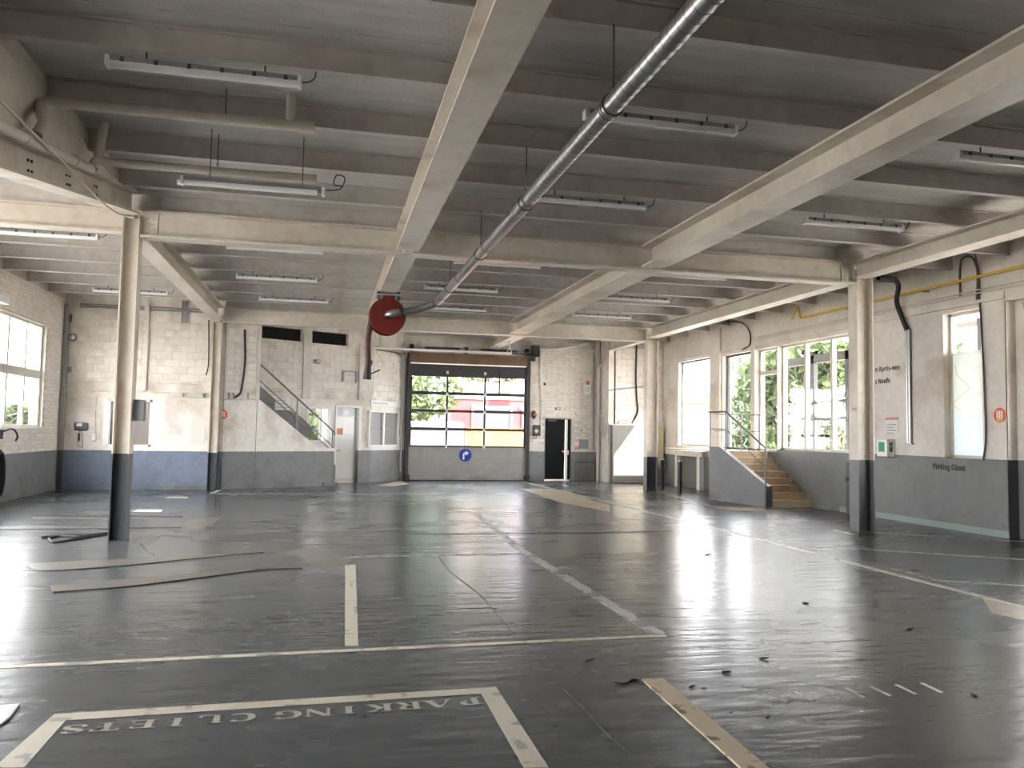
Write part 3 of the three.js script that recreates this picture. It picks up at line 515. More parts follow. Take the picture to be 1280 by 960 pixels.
// ================================================================ STEEL FRAME
const YB = 4.53, YT = 4.95;
const iX = (x0, x1, y0, y1, z, w, tf = 0.03, tw = 0.03) => [bx(x0, x1, y0, y0 + tf, z - w / 2, z + w / 2), bx(x0, x1, y1 - tf, y1, z - w / 2, z + w / 2), bx(x0, x1, y0 + tf, y1 - tf, z - tw / 2, z + tw / 2)];
const iZ = (z0, z1, y0, y1, x, w, tf = 0.03, tw = 0.03) => [bx(x - w / 2, x + w / 2, y0, y0 + tf, z0, z1), bx(x - w / 2, x + w / 2, y1 - tf, y1, z0, z1), bx(x - tw / 2, x + tw / 2, y0 + tf, y1 - tf, z0, z1)];
const bolts = (pts, r = 0.014, ax = 'z') => pts.map(([x, y, z]) => { const g = new THREE.CylinderGeometry(r, r, 0.02, 6); if (ax === 'z') g.rotateX(Math.PI / 2); if (ax === 'x') g.rotateZ(Math.PI / 2); return g.translate(x, y, z); });
// columns: H sections, flanges facing left and right
function column(label, x, z, w, d, top, base, mBase, mTop = mSteel, extra = []) {
  const H = (y0, y1) => [bx(x - w / 2, x - w / 2 + 0.018, y0, y1, z - d / 2, z + d / 2), bx(x + w / 2 - 0.018, x + w / 2, y0, y1, z - d / 2, z + d / 2), bx(x - w / 2 + 0.018, x + w / 2 - 0.018, y0, y1, z - 0.008, z + 0.008)];
  return T('steel_column', label, 'column', [['shaft', H(base, top), mTop], ['painted_base', H(0, base), mBase], ...extra], {});
}
const cA = onY(150, 673.5), cB = onY(264, 612.5);
column('cream steel column with dark grey foot beside coiled cable', -2.94, Z1 - 0.02, 0.24, 0.26, 4.83, onZ(150, 567, Z1).y, mColBase, mSteel, [
  ['bolt', bolts([-0.07, 0.07].flatMap((dx) => [4.38, 4.28].map((y) => [-2.94 + dx, y, Z1 + 0.0]))), mSteel]]);
column('cream steel column against the white back wall', -2.94, Z2 + 0.04, 0.22, 0.24, YB - 0.001, DADO - 0.03, mColBase, mSteel);
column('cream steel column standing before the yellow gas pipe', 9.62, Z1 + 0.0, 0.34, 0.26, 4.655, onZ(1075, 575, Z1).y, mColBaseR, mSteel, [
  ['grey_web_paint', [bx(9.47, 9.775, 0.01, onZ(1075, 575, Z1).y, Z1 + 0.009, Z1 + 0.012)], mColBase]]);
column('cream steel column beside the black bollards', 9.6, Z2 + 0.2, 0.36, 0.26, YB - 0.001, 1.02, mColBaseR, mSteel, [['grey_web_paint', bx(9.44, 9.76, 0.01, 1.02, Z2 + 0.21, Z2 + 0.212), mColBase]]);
{ // left wall corner post
  T('corner_post', 'grey steel corner post between brick and block walls', 'column', [['shaft', ([bx(XL + 0.015, XL + 0.11, DADO, 4.85, Z2 - 0.085, Z2 + 0.06)]), mat(col(0.3, 0.285, 0.26), 0.6)], ['painted_base', bx(XL + 0.015, XL + 0.11, 0, DADO, Z2 - 0.085, Z2 + 0.06), mat(col(0.05, 0.045, 0.04), 0.5)]]);
}
// cross beams
function crossBeam(label, x0, x1, z) {
  T('cross_beam', label, 'beam', [['girder', iX(x0, x1, YB, YT, z, 0.26, 0.035, 0.02), mSteelWhite],
    ['end_plate', bx(x0 + 0.02, x0 + 0.22, YB + 0.035, YT - 0.035, z + 0.01, z + 0.03), mSteelWhite, [['bolt', bolts([0.07, 0.17].flatMap((dx) => [0.09, 0.16, 0.23, 0.3].map((dy) => [x0 + dx, YB + dy, z + 0.035]))), mSteelWhite]]],
    ['end_plate', bx(x1 - 0.24, x1 - 0.02, YB + 0.035, YT - 0.035, z + 0.01, z + 0.03), mSteelWhite, [['bolt', bolts([0.07, 0.17].flatMap((dx) => [0.09, 0.16, 0.23, 0.3].map((dy) => [x1 - dx, YB + dy, z + 0.035]))), mSteelWhite]]]]);
}
crossBeam('deep cream cross beam between the two nearest columns', -2.8, 9.44, Z1);
crossBeam('cream cross beam between columns before the gate', -2.8, 9.42, Z2);
T('cross_beam', 'cream beam from left column to the brick wall', 'beam', [['girder', iX(XL, -3.06, YB + 0.06, YT, Z1, 0.2), mSteelWhite]]);
// long beams, one per bay
function longBeam(label, x, z0, z1, w = 0.36, m = mSteelWhite, yb = YB + 0.04) {
  T('long_beam', label, 'beam', [['girder', iZ(z0, z1, yb, YT, x, w, 0.03, 0.025), m],
    ['seat_plate', bx(x - 0.1, x + 0.1, yb - 0.012, yb, z0 - 0.01, z0 + 0.16), m, [['bolt', bolts([[x - 0.06, yb - 0.016, z0 + 0.1], [x + 0.06, yb - 0.016, z0 + 0.1]], 0.02, 'y'), m]]]]);
}
const g1 = Z1 + 0.14, g2 = Z1 - 0.14, g3 = Z2 + 0.14, g4 = Z2 - 0.14;
longBeam('near long cream beam left of the silver duct', 1.2, g1, ZN);
longBeam('near long cream beam right of the silver duct', 5.43, g1, ZN, 0.42);
longBeam('long cream beam carrying the red hose reel', 1.2, g3, g2);
longBeam('long cream beam over the middle of far bay', 5.43, g3, g2, 0.5);
longBeam('short cream beam running over the gate', 5.6, ZB, g4, 0.4);
longBeam('long edge beam right of the near bay', 9.6, g1 - 0.2, ZN, 0.34, mSteelWhite, 4.66);
longBeam('long edge beam over the right stair', 9.6, g3 + 0.12, g2 + 0.0, 0.34, mSteelWhite, 4.62);
longBeam('edge beam from left column to the back wall', -2.94, g3, g2, 0.3);
T('short_cross_beam', 'lintel beam above the far white cabinet', 'beam', [['girder', iZ(ZP, g4, YB + 0.05, YT, 9.6, 0.24), mSteelWhite]]);
// sloping rafter from the left column down towards the viewer, boards above it
const RX = -2.94, RZ0 = Z1 + 0.12, RZ1 = -6.6, RS = 0.1835, ra = Math.atan(RS), RH = 0.33, rY = (z) => 4.86 - RS * (z - (-12.9));
{
  const L = (RZ1 - RZ0) / Math.cos(ra), KF = { p: V(RX, rY(RZ0), RZ0), r: -Math.PI / 2 };
  const tilt = (gs) => gs.map((g) => g.rotateZ(-ra));
  T('sloping_rafter', 'sloping cream rafter coming down from the left column', 'beam', [['girder', tilt(iX(0, L, 0, RH, 0, 0.3, 0.03, 0.02)), mSteel],
    ...[1.9, 2.0, 3.0, 3.1, 4.2, 4.3].flatMap((x) => [0.1, 0.2].map((y) => ['bolt', tilt(bolts([[x, y, -0.016]])), mDarkGrey]))], { frame: KF });
  T('rafter_post', 'cream post carrying the low end of the rafter', 'column', [['shaft', bx(RX - 0.11, RX + 0.11, 0, rY(RZ1) + 0.0, RZ1 - 0.02, RZ1 + 0.2), mSteel]]);
  const bs = [], n = 5, zz = [RZ0, -11.5, -10.1, -8.7, RZ1 - 0.1], yt = YD;
  for (let i = 0; i < 4; i++) {                                  // two rows of boards, cut along the rafter
    const a = zz[i] + 0.012, b = zz[i + 1], y0 = rY(a) + RH + 0.02, y1 = rY(b) + RH + 0.02, ym = (k) => Math.max(k, 4.86);
    const board = (pts) => new THREE.ExtrudeGeometry(new THREE.Shape(pts.map(([z, y]) => new THREE.Vector2(-z, y))), { depth: 0.03, bevelEnabled: true, bevelSize: 0.004, bevelThickness: 0.004, bevelSegments: 1 }).rotateY(Math.PI / 2).translate(RX + 0.06, 0, 0);
    if (y0 < 4.98) bs.push(['board', board([[a, Math.min(y0, 4.98)], [b, y1], [b, 4.98], [a, 4.98]]), mSteel]);
    bs.push(['board', board([[a, Math.max(y0, 4.995)], [b, Math.max(y1, 4.995)], [b, YD - 0.006], [a, YD - 0.006]]), mSteel]);
  }
  T('infill_boards', 'cream infill boards closing the gap above sloping rafter', 'boards', bs);
}
// joists, one per 1.43 m
{
  const js = []; for (let z = -1.68; z > ZB; z -= 1.43) if (Math.abs(z - Z1) > 0.3 && Math.abs(z - Z2) > 0.3) js.push(z);
  for (const z of js) {
    // left end: skew infill in the near part, side wall beyond
    let xl = XL; if (z > Z1) xl = RX + 0.1;
    if (z < Z2) { xl = z < -25 ? 2.6 : 1.2; }
    T('ceiling_joist', 'painted ceiling joist resting across the long beams', 'joist', [['joist', iX(xl, XR, YT, YD, z, 0.1, 0.02, 0.02), mJoist]], { group: 'parallel joists under the roof deck' });
  }
  for (const z of js.filter((q) => q > Z1)) T('ceiling_joist', 'short joist between the infill boards and brick wall', 'joist', [['joist', iX(XL, RX - 0.06, YT, YD, z, 0.1, 0.02, 0.02), mJoist]], { group: 'short joists over the left bay' });
  for (const z of [Z1, Z2]) T('ceiling_joist', z === Z1 ? 'joist stacked on top of the near cross beam' : 'joist stacked on top of the far cross beam', 'joist', [['joist', iX(z === Z1 ? XL : -2.7, XR, YT, YD, z, 0.1, 0.02, 0.1), mJoist]]);
}

// ================================================================ LUMINAIRES (switched off)
const lumLen = 1.6;
function luminaire() {
  const h = lumLen / 2, half = new THREE.Shape(); half.moveTo(-0.055, 0); half.absellipse(0, 0, 0.055, 0.05, Math.PI, 2 * Math.PI); half.closePath();
  const clips = []; for (let i = 0; i < 6; i++) clips.push(['clip', bx(-h + 0.12 + i * (lumLen - 0.24) / 5 - 0.015, -h + 0.12 + i * (lumLen - 0.24) / 5 + 0.015, 0.045, 0.085, -0.062, 0.062), mDarkGrey]);
  return T('strip_light', 'switched-off strip light hung under a ceiling joist', 'light fitting', [
    ['body', rbx(-h, h, 0.05, 0.1, -0.05, 0.05, 0.012), mGrey], ['diffuser', new THREE.ExtrudeGeometry(half, { depth: lumLen - 0.02, bevelEnabled: false }).rotateY(Math.PI / 2).translate(-h + 0.01, 0.05, 0), mDiffuser],
    ['end_cap', rbx(-h - 0.02, -h + 0.02, 0.005, 0.1, -0.058, 0.058, 0.01), mWhitePlastic], ['end_cap', rbx(h - 0.02, h + 0.02, 0.005, 0.1, -0.058, 0.058, 0.01), mWhitePlastic], ...clips,
    ['hook', cyl(V(-h * 0.62, 0.1, 0), V(-h * 0.62, 0.17, 0), 0.008), mDarkGrey], ['hook', cyl(V(h * 0.62, 0.1, 0), V(h * 0.62, 0.17, 0), 0.008), mDarkGrey],
    ['cable_tail', tube([[h, 0.06, 0], [h + 0.07, 0.06, 0.01], [h + 0.13, 0.11, 0], [h + 0.14, 0.17, 0]], 0.006, 12, 6), mBlack]], { group: 'strip lights in rows under the joists' });
}
const lum = luminaire(); lum.position.set(0, 0, 0);
const lumBase = 0.17;                                           // hook tops touch the joist
{
  const Zs = (k) => -1.68 - 1.43 * k, list = [[263, 91, 4], [831, 151, 4], [740, 250, 6], [1070, 276, 6], [1275, 196, 4],
    [346, 330, 9], [348, 362, 11], [369, 385, 13], [624, 350, 9], [578, 377, 11], [570, 396, 13], [861, 361, 9], [797, 387, 11], [754, 404.5, 13], [58, 310, 9], [165, 376, 13]];
  const names = ['strip light hung just before the upper cream branch pipe', 'strip light beside the duct, farther from the deep cross beam', 'strip light beside the duct, nearer the deep cross beam', 'strip light between right long beam and edge beam, nearer cross beam', 'strip light between right long beam and edge beam, farther from cross beam',
    'strip light left of the reel beam, nearest the deep cross beam', 'middle strip light of the three left of the reel beam', 'strip light left of the reel beam, nearest the office wall', 'strip light right of the reel beam, nearest the deep cross beam', 'middle strip light of the three right of the reel', 'strip light right of the reel, nearest the gate',
    'strip light beside the right edge beam, nearest the deep cross beam', 'middle strip light of the three beside the far edge beam', 'strip light of the far bay nearest the dark service door', 'strip light over the left bay beside the near left column', 'strip light hung before the white back-left block wall'];
  const lp = onZ(318, 233, -9.85);
  T('strip_light', 'switched-off strip light on long wires below a cream pipe', 'light fitting', [['body', rbx(lp.x - 0.8, lp.x + 0.8, lp.y, lp.y + 0.05, -9.9, -9.8, 0.012), mGrey], ['diffuser', lum.children[1].geometry.clone().translate(lum.position.x, 0, 0).translate(lp.x - lum.position.x, lp.y - 0.05, -9.85), mDiffuser], ['end_cap', rbx(lp.x - 0.82, lp.x - 0.78, lp.y - 0.05, lp.y + 0.05, -9.908, -9.792, 0.01), mWhitePlastic], ['end_cap', rbx(lp.x + 0.78, lp.x + 0.82, lp.y - 0.05, lp.y + 0.05, -9.908, -9.792, 0.01), mWhitePlastic], ['wire', cyl(V(lp.x - 0.5, lp.y + 0.05, -9.85), V(lp.x - 0.5, YD, -9.85), 0.005), mDarkGrey], ['wire', cyl(V(lp.x + 0.55, lp.y + 0.05, -9.85), V(lp.x + 0.55, YD, -9.85), 0.005), mDarkGrey], ['cable_tail', tube([[lp.x + 0.82, lp.y + 0.02, -9.85], [lp.x + 1.0, lp.y + 0.06, -9.85], [lp.x + 1.04, lp.y + 0.2, -9.85], [lp.x + 0.95, lp.y + 0.22, -9.85], [lp.x + 0.92, lp.y + 0.1, -9.85], [lp.x + 1.02, lp.y + 0.09, -9.85]], 0.007, 40, 6), mBlack]]);
  list.forEach(([x, y, k], i) => { const p = onZ(x, y, Zs(k)); const q = V(p.x + 0.03, YT - lumBase, Zs(k)); if (i) copyAt(lum, q, undefined, names[i]); else { lum.position.copy(q); lum.userData.label = names[0]; } });
}

// ================================================================ DUCT AND HOSE REEL
const DX = 2.14, DY = 4.3;
{
  const zs = [3.6, 1.2, -1.2, -3.6, -6.0, -8.6, -11.0, -13.4, -15.3, -16.05], secs = [], rings = [];
  for (let i = 0; i + 1 < zs.length; i++) {
    const L = zs[i] - zs[i + 1], prof = []; const n = Math.max(2, Math.round(L / 0.12));
    for (let k = 0; k < n; k++) { const y = L * k / n; rings.push(new THREE.TorusGeometry(0.0805, 0.0028, 5, 26).translate(DX, DY, zs[i] - y)); prof.push(new THREE.Vector2(0.08, y + 0.002), new THREE.Vector2(0.08, y + L / n - 0.014), new THREE.Vector2(0.0835, y + L / n - 0.008)); }
    prof.push(new THREE.Vector2(0.08, L)); const g = new THREE.LatheGeometry(prof, 28).rotateX(-Math.PI / 2).translate(DX, DY, zs[i]);
    secs.push(['duct_section', g, mGalv, [['collar', cyl(V(DX, DY, zs[i + 1] + 0.03), V(DX, DY, zs[i + 1] - 0.03), 0.087, 28), mGalv], ['seam_ring', cyl(V(DX, DY, zs[i + 1] + 0.008), V(DX, DY, zs[i + 1] - 0.008), 0.089, 28), mDarkGrey]]]);
  }
  for (const z of [-5.9, -8.75, -11.5, -14.45]) secs.push(['hanger_rod', cyl(V(DX, DY + 0.08, z), V(DX, YT, z), 0.007), mDarkGrey], ['hanger_strap', new THREE.TorusGeometry(0.088, 0.007, 6, 24).translate(DX, DY, z), mDarkGrey]);
  secs.push(['lock_seam', rings, mat(col(0.12, 0.12, 0.115), 0.5, { metalness: 0.5 })]);
  T('extraction_duct', 'silver spiral duct hung on rods below the ceiling', 'duct', secs);
  const rc = onZ(484, 396, -17.0), rz = -17.0;                // reel axis
  const elbow = tube([[DX, DY, -16.05], [DX - 0.02, DY - 0.005, -16.2], [DX - 0.14, rc.y + (DY - rc.y) * 0.8, -16.36], [DX - 0.4, rc.y + 0.1, -16.5], [rc.x + 0.28, rc.y + 0.05, -16.55]], 0.075, 36, 16);
  T('flexible_pipe', 'dark flexible pipe linking the duct to reel', 'pipe', [['hose', elbow, mat(col(0.1, 0.095, 0.09), 0.5)], ['clamp', cyl(V(rc.x + 0.3, rc.y + 0.055, -16.55), V(rc.x + 0.22, rc.y + 0.045, -16.56), 0.083, 20), mBlack]]);
  const flange = (z) => { const s = new THREE.Shape(); s.absarc(0, 0, 0.37, 0, Math.PI * 2); const h = new THREE.Path(); h.absarc(0, 0, 0.06, 0, Math.PI * 2); s.holes.push(h); return new THREE.ExtrudeGeometry(s, { depth: 0.02, bevelEnabled: true, bevelSize: 0.01, bevelThickness: 0.008, bevelSegments: 2, curveSegments: 40 }).translate(rc.x, rc.y, z); };
  const coil = []; for (let k = 0; k < 3; k++) coil.push(new THREE.TorusGeometry(0.27, 0.05, 10, 40).translate(rc.x, rc.y, rz - 0.12 + k * 0.1));
  T('exhaust_hose_reel', 'round red hose reel hung from the central beam', 'hose reel', [
    ['flange', flange(rz + 0.1), mRed, [['rim', new THREE.TorusGeometry(0.37, 0.014, 8, 48).translate(rc.x, rc.y, rz + 0.12), mRed]]], ['flange', flange(rz - 0.24), mRed], ['drum', cyl(V(rc.x, rc.y, rz - 0.22), V(rc.x, rc.y, rz + 0.1), 0.22, 28), mRed],
    ['wound_hose', coil, mRedHose],
    ['bracket', bx(rc.x - 0.1, rc.x + 0.14, rc.y - 0.05, YB - 0.03, rz + 0.135, rz + 0.16), mRed], ['bracket', bx(rc.x - 0.1, rc.x + 0.14, rc.y - 0.05, YB - 0.03, rz - 0.29, rz - 0.265), mRed],
    ['mounting_plate', [bx(rc.x - 0.24, rc.x + 0.26, YB - 0.03, YB + 0.0, rz - 0.3, rz + 0.2), bx(rc.x - 0.22, rc.x + 0.24, YB, YB + 0.038, rz - 0.02, rz + 0.05)], mGrey], ['clamp_bolt', [cyl(V(rc.x - 0.2, YB - 0.12, rz + 0.1), V(rc.x - 0.2, YB + 0.06, rz + 0.1), 0.03), cyl(V(rc.x + 0.22, YB - 0.12, rz + 0.1), V(rc.x + 0.22, YB + 0.06, rz + 0.1), 0.03)], mDarkGrey],
    ['swivel_elbow', [tube([[rc.x, rc.y, rz + 0.1], [rc.x, rc.y, rz + 0.3], [rc.x + 0.02, rc.y, rz + 0.42], [rc.x + 0.12, rc.y + 0.02, rz + 0.45], [rc.x + 0.26, rc.y + 0.045, rz + 0.45]], 0.075, 24, 18)], mGalv]]);
  const hx = rc.x - 0.33, hb = onZ(459, 468, rz), hs = [];
  T('exhaust_hose', 'dark red exhaust hose hanging from reel with black nozzle', 'hose', [
    ['hose', tube([[rc.x - 0.15, rc.y + 0.23, rz - 0.02], [rc.x - 0.3, rc.y + 0.12, rz - 0.02], [hx, rc.y - 0.1, rz - 0.02], [hx - 0.05, rc.y - 0.5, rz - 0.02], [hb.x + 0.02, hb.y + 0.2, rz - 0.02]], 0.062, 40, 14), mRedHose],
    ['nozzle', [cyl(V(hb.x + 0.02, hb.y + 0.22, rz - 0.02), V(hb.x, hb.y - 0.1, rz - 0.02), 0.06, 14, 0.09), cyl(V(hb.x + 0.04, hb.y + 0.3, rz - 0.02), V(hb.x + 0.02, hb.y + 0.2, rz - 0.02), 0.075, 14)], mBlack], ['lever', cyl(V(hb.x + 0.05, hb.y + 0.0, rz), V(hb.x + 0.26, hb.y + 0.1, rz + 0.04), 0.014), mBlack]]);
}

// ================================================================ LEFT PIPES
{
  const PX = RX + 0.22, a = onX(0, 157, PX), b = onX(113, 211, PX), at = (t) => a.clone().lerp(b, t), far = at(-0.8);
  T('waste_pipe', 'cream waste pipe running down along the rafter', 'pipe', [['pipe', cyl(b, far, 0.055, 16), mSteel], ...[0.2, 0.75].map((t) => ['collar', cyl(at(t), at(t + 0.03), 0.063, 16), mSteel])]);
  const e0 = at(0.3), zA = -8.62, e1 = onZ(58, 127, zA), xb = onZ(394, 149, zA), ya = e1.y;
  T('branch_pipe', 'upper cream branch pipe with elbow under the deck', 'pipe', [['pipe', [tube([[e0.x + 0.02, e0.y + 0.06, e0.z], [e0.x + 0.04, e0.y + 0.2, e0.z - 0.1], [e1.x - 0.02, ya - 0.03, zA + 0.03], [e1.x + 0.14, ya, zA]], 0.055, 24, 16), cyl(V(e1.x + 0.14, ya, zA), V(xb.x, ya, zA), 0.055, 16)], mSteel], ['end_socket', [cyl(V(xb.x - 0.16, ya, zA), V(xb.x, ya, zA), 0.063, 16), cyl(V(xb.x - 0.25, ya, zA), V(xb.x - 0.25, YD, zA), 0.05, 14)], mSteel], ['hanger', cyl(V(xb.x - 0.9, ya, zA), V(xb.x - 0.9, YD, zA), 0.006), mDarkGrey]]);
  const zC = -10.02, c1 = onZ(135, 209, zC), xd = onZ(396, 218, zC).x, yc = onZ(260, 213, zC).y;
  T('branch_pipe', 'lower cream branch pipe behind a strip light', 'pipe', [['pipe', [tube([[b.x + 0.03, b.y + 0.01, b.z], [c1.x - 0.12, yc - 0.02, zC + 0.06], [c1.x + 0.05, yc, zC], [c1.x + 0.2, yc, zC]], 0.05, 20, 16), cyl(V(c1.x + 0.2, yc, zC), V(xd, yc, zC), 0.05, 16)], mSteel], ['end_socket', cyl(V(xd - 0.5, yc, zC), V(xd, yc, zC), 0.058, 16), mSteel], ['hanger', [cyl(V(c1.x + 1.2, yc, zC), V(c1.x + 1.2, YD, zC), 0.006)], mDarkGrey], ['dropper', cyl(V(c1.x - 0.1, yc, zC + 0.04), V(c1.x - 0.05, YD, zC + 0.04), 0.05, 14), mSteel]]);
  T('stay_rod', 'thin cream rod slanting across the rafter', 'rod', [['rod', tube([onX(166, 270, RX + 0.17), onX(150, 268, RX + 0.17), onX(134, 258, RX + 0.18), onX(70, 194, RX + 0.3), onX(0, 125, RX + 0.34), onX(-60, 66, RX + 0.36)], 0.012, 40, 8), mSteel]]);
}

// ================================================================ RIGHT STAIR AND LANDING
{
  const LH = 1.3, n = 7, rise = LH / (n + 1) , z0 = -17.55, tread = 0.29, zl = z0 - n * tread, xl = (z) => 10.34 + (z - z0) * 0.17;
  const parts = [];
  for (let i = 0; i <= n; i++) { const za = i === n ? -22.9 : z0 - (i + 1) * tread, zb = z0 - i * tread; parts.push(['tread', rbx(xl(zb) + 0.05, XR - 0.005, rise * (i + 1) - 0.035, rise * (i + 1), za, zb + 0.02, 0.006), mTread], ['riser', bx(xl(zb) + 0.05, XR - 0.005, i ? rise * i - 0.03 : 0, rise * (i + 1) - 0.035, Math.max(za, zb - 0.4), zb), mTread]); }
  T('landing_stair', 'tan stair of eight steps up to the landing door', 'stair', parts);
  const zE = onY(883, 625).z - 0.2, s = new THREE.Shape();    // flank outline in (along, up)
  const L = z0 - zE, top = LH + 0.1; s.moveTo(-0.02, 0); s.lineTo(L, 0); s.lineTo(L, top); s.lineTo(onX(905, 559, xl(-19.3)).z * -1 + z0 > 0 ? L - 0.45 : L - 0.6, top); s.lineTo(-0.02, 0.5); s.closePath();
  const FF = { p: V(xl(z0) + 0.02, 0, z0), r: Math.atan2(1, -0.17) };
  const g = new THREE.ExtrudeGeometry(s, { depth: 0.12, bevelEnabled: false });
  T('landing_flank_wall', 'solid grey sloping flank wall beside the tan steps', 'stair wall', [['wall', g, mDadoR], ['end_post', bx(-0.04, 0.02, 0, 0.5, -0.06, 0.13), mDarkGrey]], { frame: FF });
  const zf = (k) => z0 - k, rail = (k, y) => V(xl(z0 - k) + 0.0, y, z0 - k);
  const kE = L - 0.12, kM = L - 0.75, P0 = rail(-0.02, 0.5), yTop = 2.32, yEnd = 1.42;
  const A = rail(kE, yTop), B = rail(kM, yTop), C = rail(0.02, yEnd);
  T('landing_handrail', 'grey tubular handrail at the right stair landing', 'handrail', [
    ['top_rail', [cyl(rail(kE + 0.1, yTop), B, 0.024), ball(B, 0.024), cyl(B, C, 0.024)], mRail],
    ['lower_bar', [cyl(rail(kE, yTop - 0.45), rail(kM, yTop - 0.45), 0.014), cyl(rail(kM, yTop - 0.45), rail(0.02, yEnd - 0.45), 0.014)], mRail],
    ['post', cyl(rail(kE, LH + 0.1), A, 0.022), mRail], ['post', cyl(rail(kM, LH), B, 0.022), mRail], ['post', cyl(rail(0.02, 0.5), C, 0.022), mRail]]);
  const zq = zE - 0.1, q = (x, y) => V(x, y, zq);
  T('landing_handrail', 'grey rail across the landing before the narrow window', 'handrail', [['top_rail', cyl(q(10.2, 2.28), q(XR - 0.05, 2.28), 0.022), mRail], ['lower_bar', cyl(q(10.2, 1.83), q(XR - 0.05, 1.83), 0.014), mRail], ['post', cyl(q(11.0, LH), q(11.0, 2.28), 0.02), mRail], ['post', cyl(q(XR - 0.06, LH), q(XR - 0.06, 2.28), 0.02), mRail]]);
}
// bollards
for (const [x, y, yt] of [[828, 613, 575], [850, 617, 577]]) {
  const p = onY(x, y), h = onZ(x, yt, p.z).y;
  T('bollard', 'slim black bollard standing by the far right column', 'bollard', [['post', cyl(V(p.x, 0.012, p.z), V(p.x, h, p.z), 0.055, 18), mBlack], ['cap', cyl(V(p.x, h, p.z), V(p.x, h + 0.03, p.z), 0.057, 18), mWhite], ['base_plate', cyl(V(p.x, 0, p.z), V(p.x, 0.012, p.z), 0.13, 20), mDarkGrey]], { group: 'pair of black bollards' });
}
// ledge below the far window
T('window_bench', 'cream ledge with short posts below the far window', 'bench', [['ledge', rbx(XR - 0.3, XR - 0.005, 1.02, 1.2, -24.9, -22.9, 0.01), mWallR], ['post', bx(XR - 0.3, XR - 0.16, 0, 1.02, -23.25, -23.05), mWhite], ['post', bx(XR - 0.3, XR - 0.16, 0, 1.02, -24.85, -24.7), mWallR]]);
T('low_trunking', 'grey low trunking along the foot of back wall', 'trunking', [['cover', rbx(10.95, 11.5, 0.55, 0.72, ZP + 0.001, ZP + 0.4, 0.01), mGrey]]);
// white cabinet in the sun
{
  const z = ZP + 0.26;
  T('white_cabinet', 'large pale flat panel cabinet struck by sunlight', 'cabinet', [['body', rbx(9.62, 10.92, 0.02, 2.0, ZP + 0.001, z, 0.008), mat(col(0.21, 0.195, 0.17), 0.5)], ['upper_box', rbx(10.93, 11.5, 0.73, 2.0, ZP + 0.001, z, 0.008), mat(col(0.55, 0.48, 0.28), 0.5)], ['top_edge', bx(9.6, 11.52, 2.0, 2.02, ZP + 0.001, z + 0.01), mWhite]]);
  T('spray_bottle', 'small white bottle with red cap on the cabinet', 'bottle', [['body', new THREE.LatheGeometry([[0.001, 0], [0.05, 0], [0.055, 0.02], [0.055, 0.18], [0.03, 0.25], [0.018, 0.27]].map((p) => new THREE.Vector2(...p)), 18).translate(11.2, 2.02, z - 0.12), mWhite], ['cap', cyl(V(11.2, 2.29, z - 0.12), V(11.2, 2.34, z - 0.12), 0.02), mSignRed]]);
}

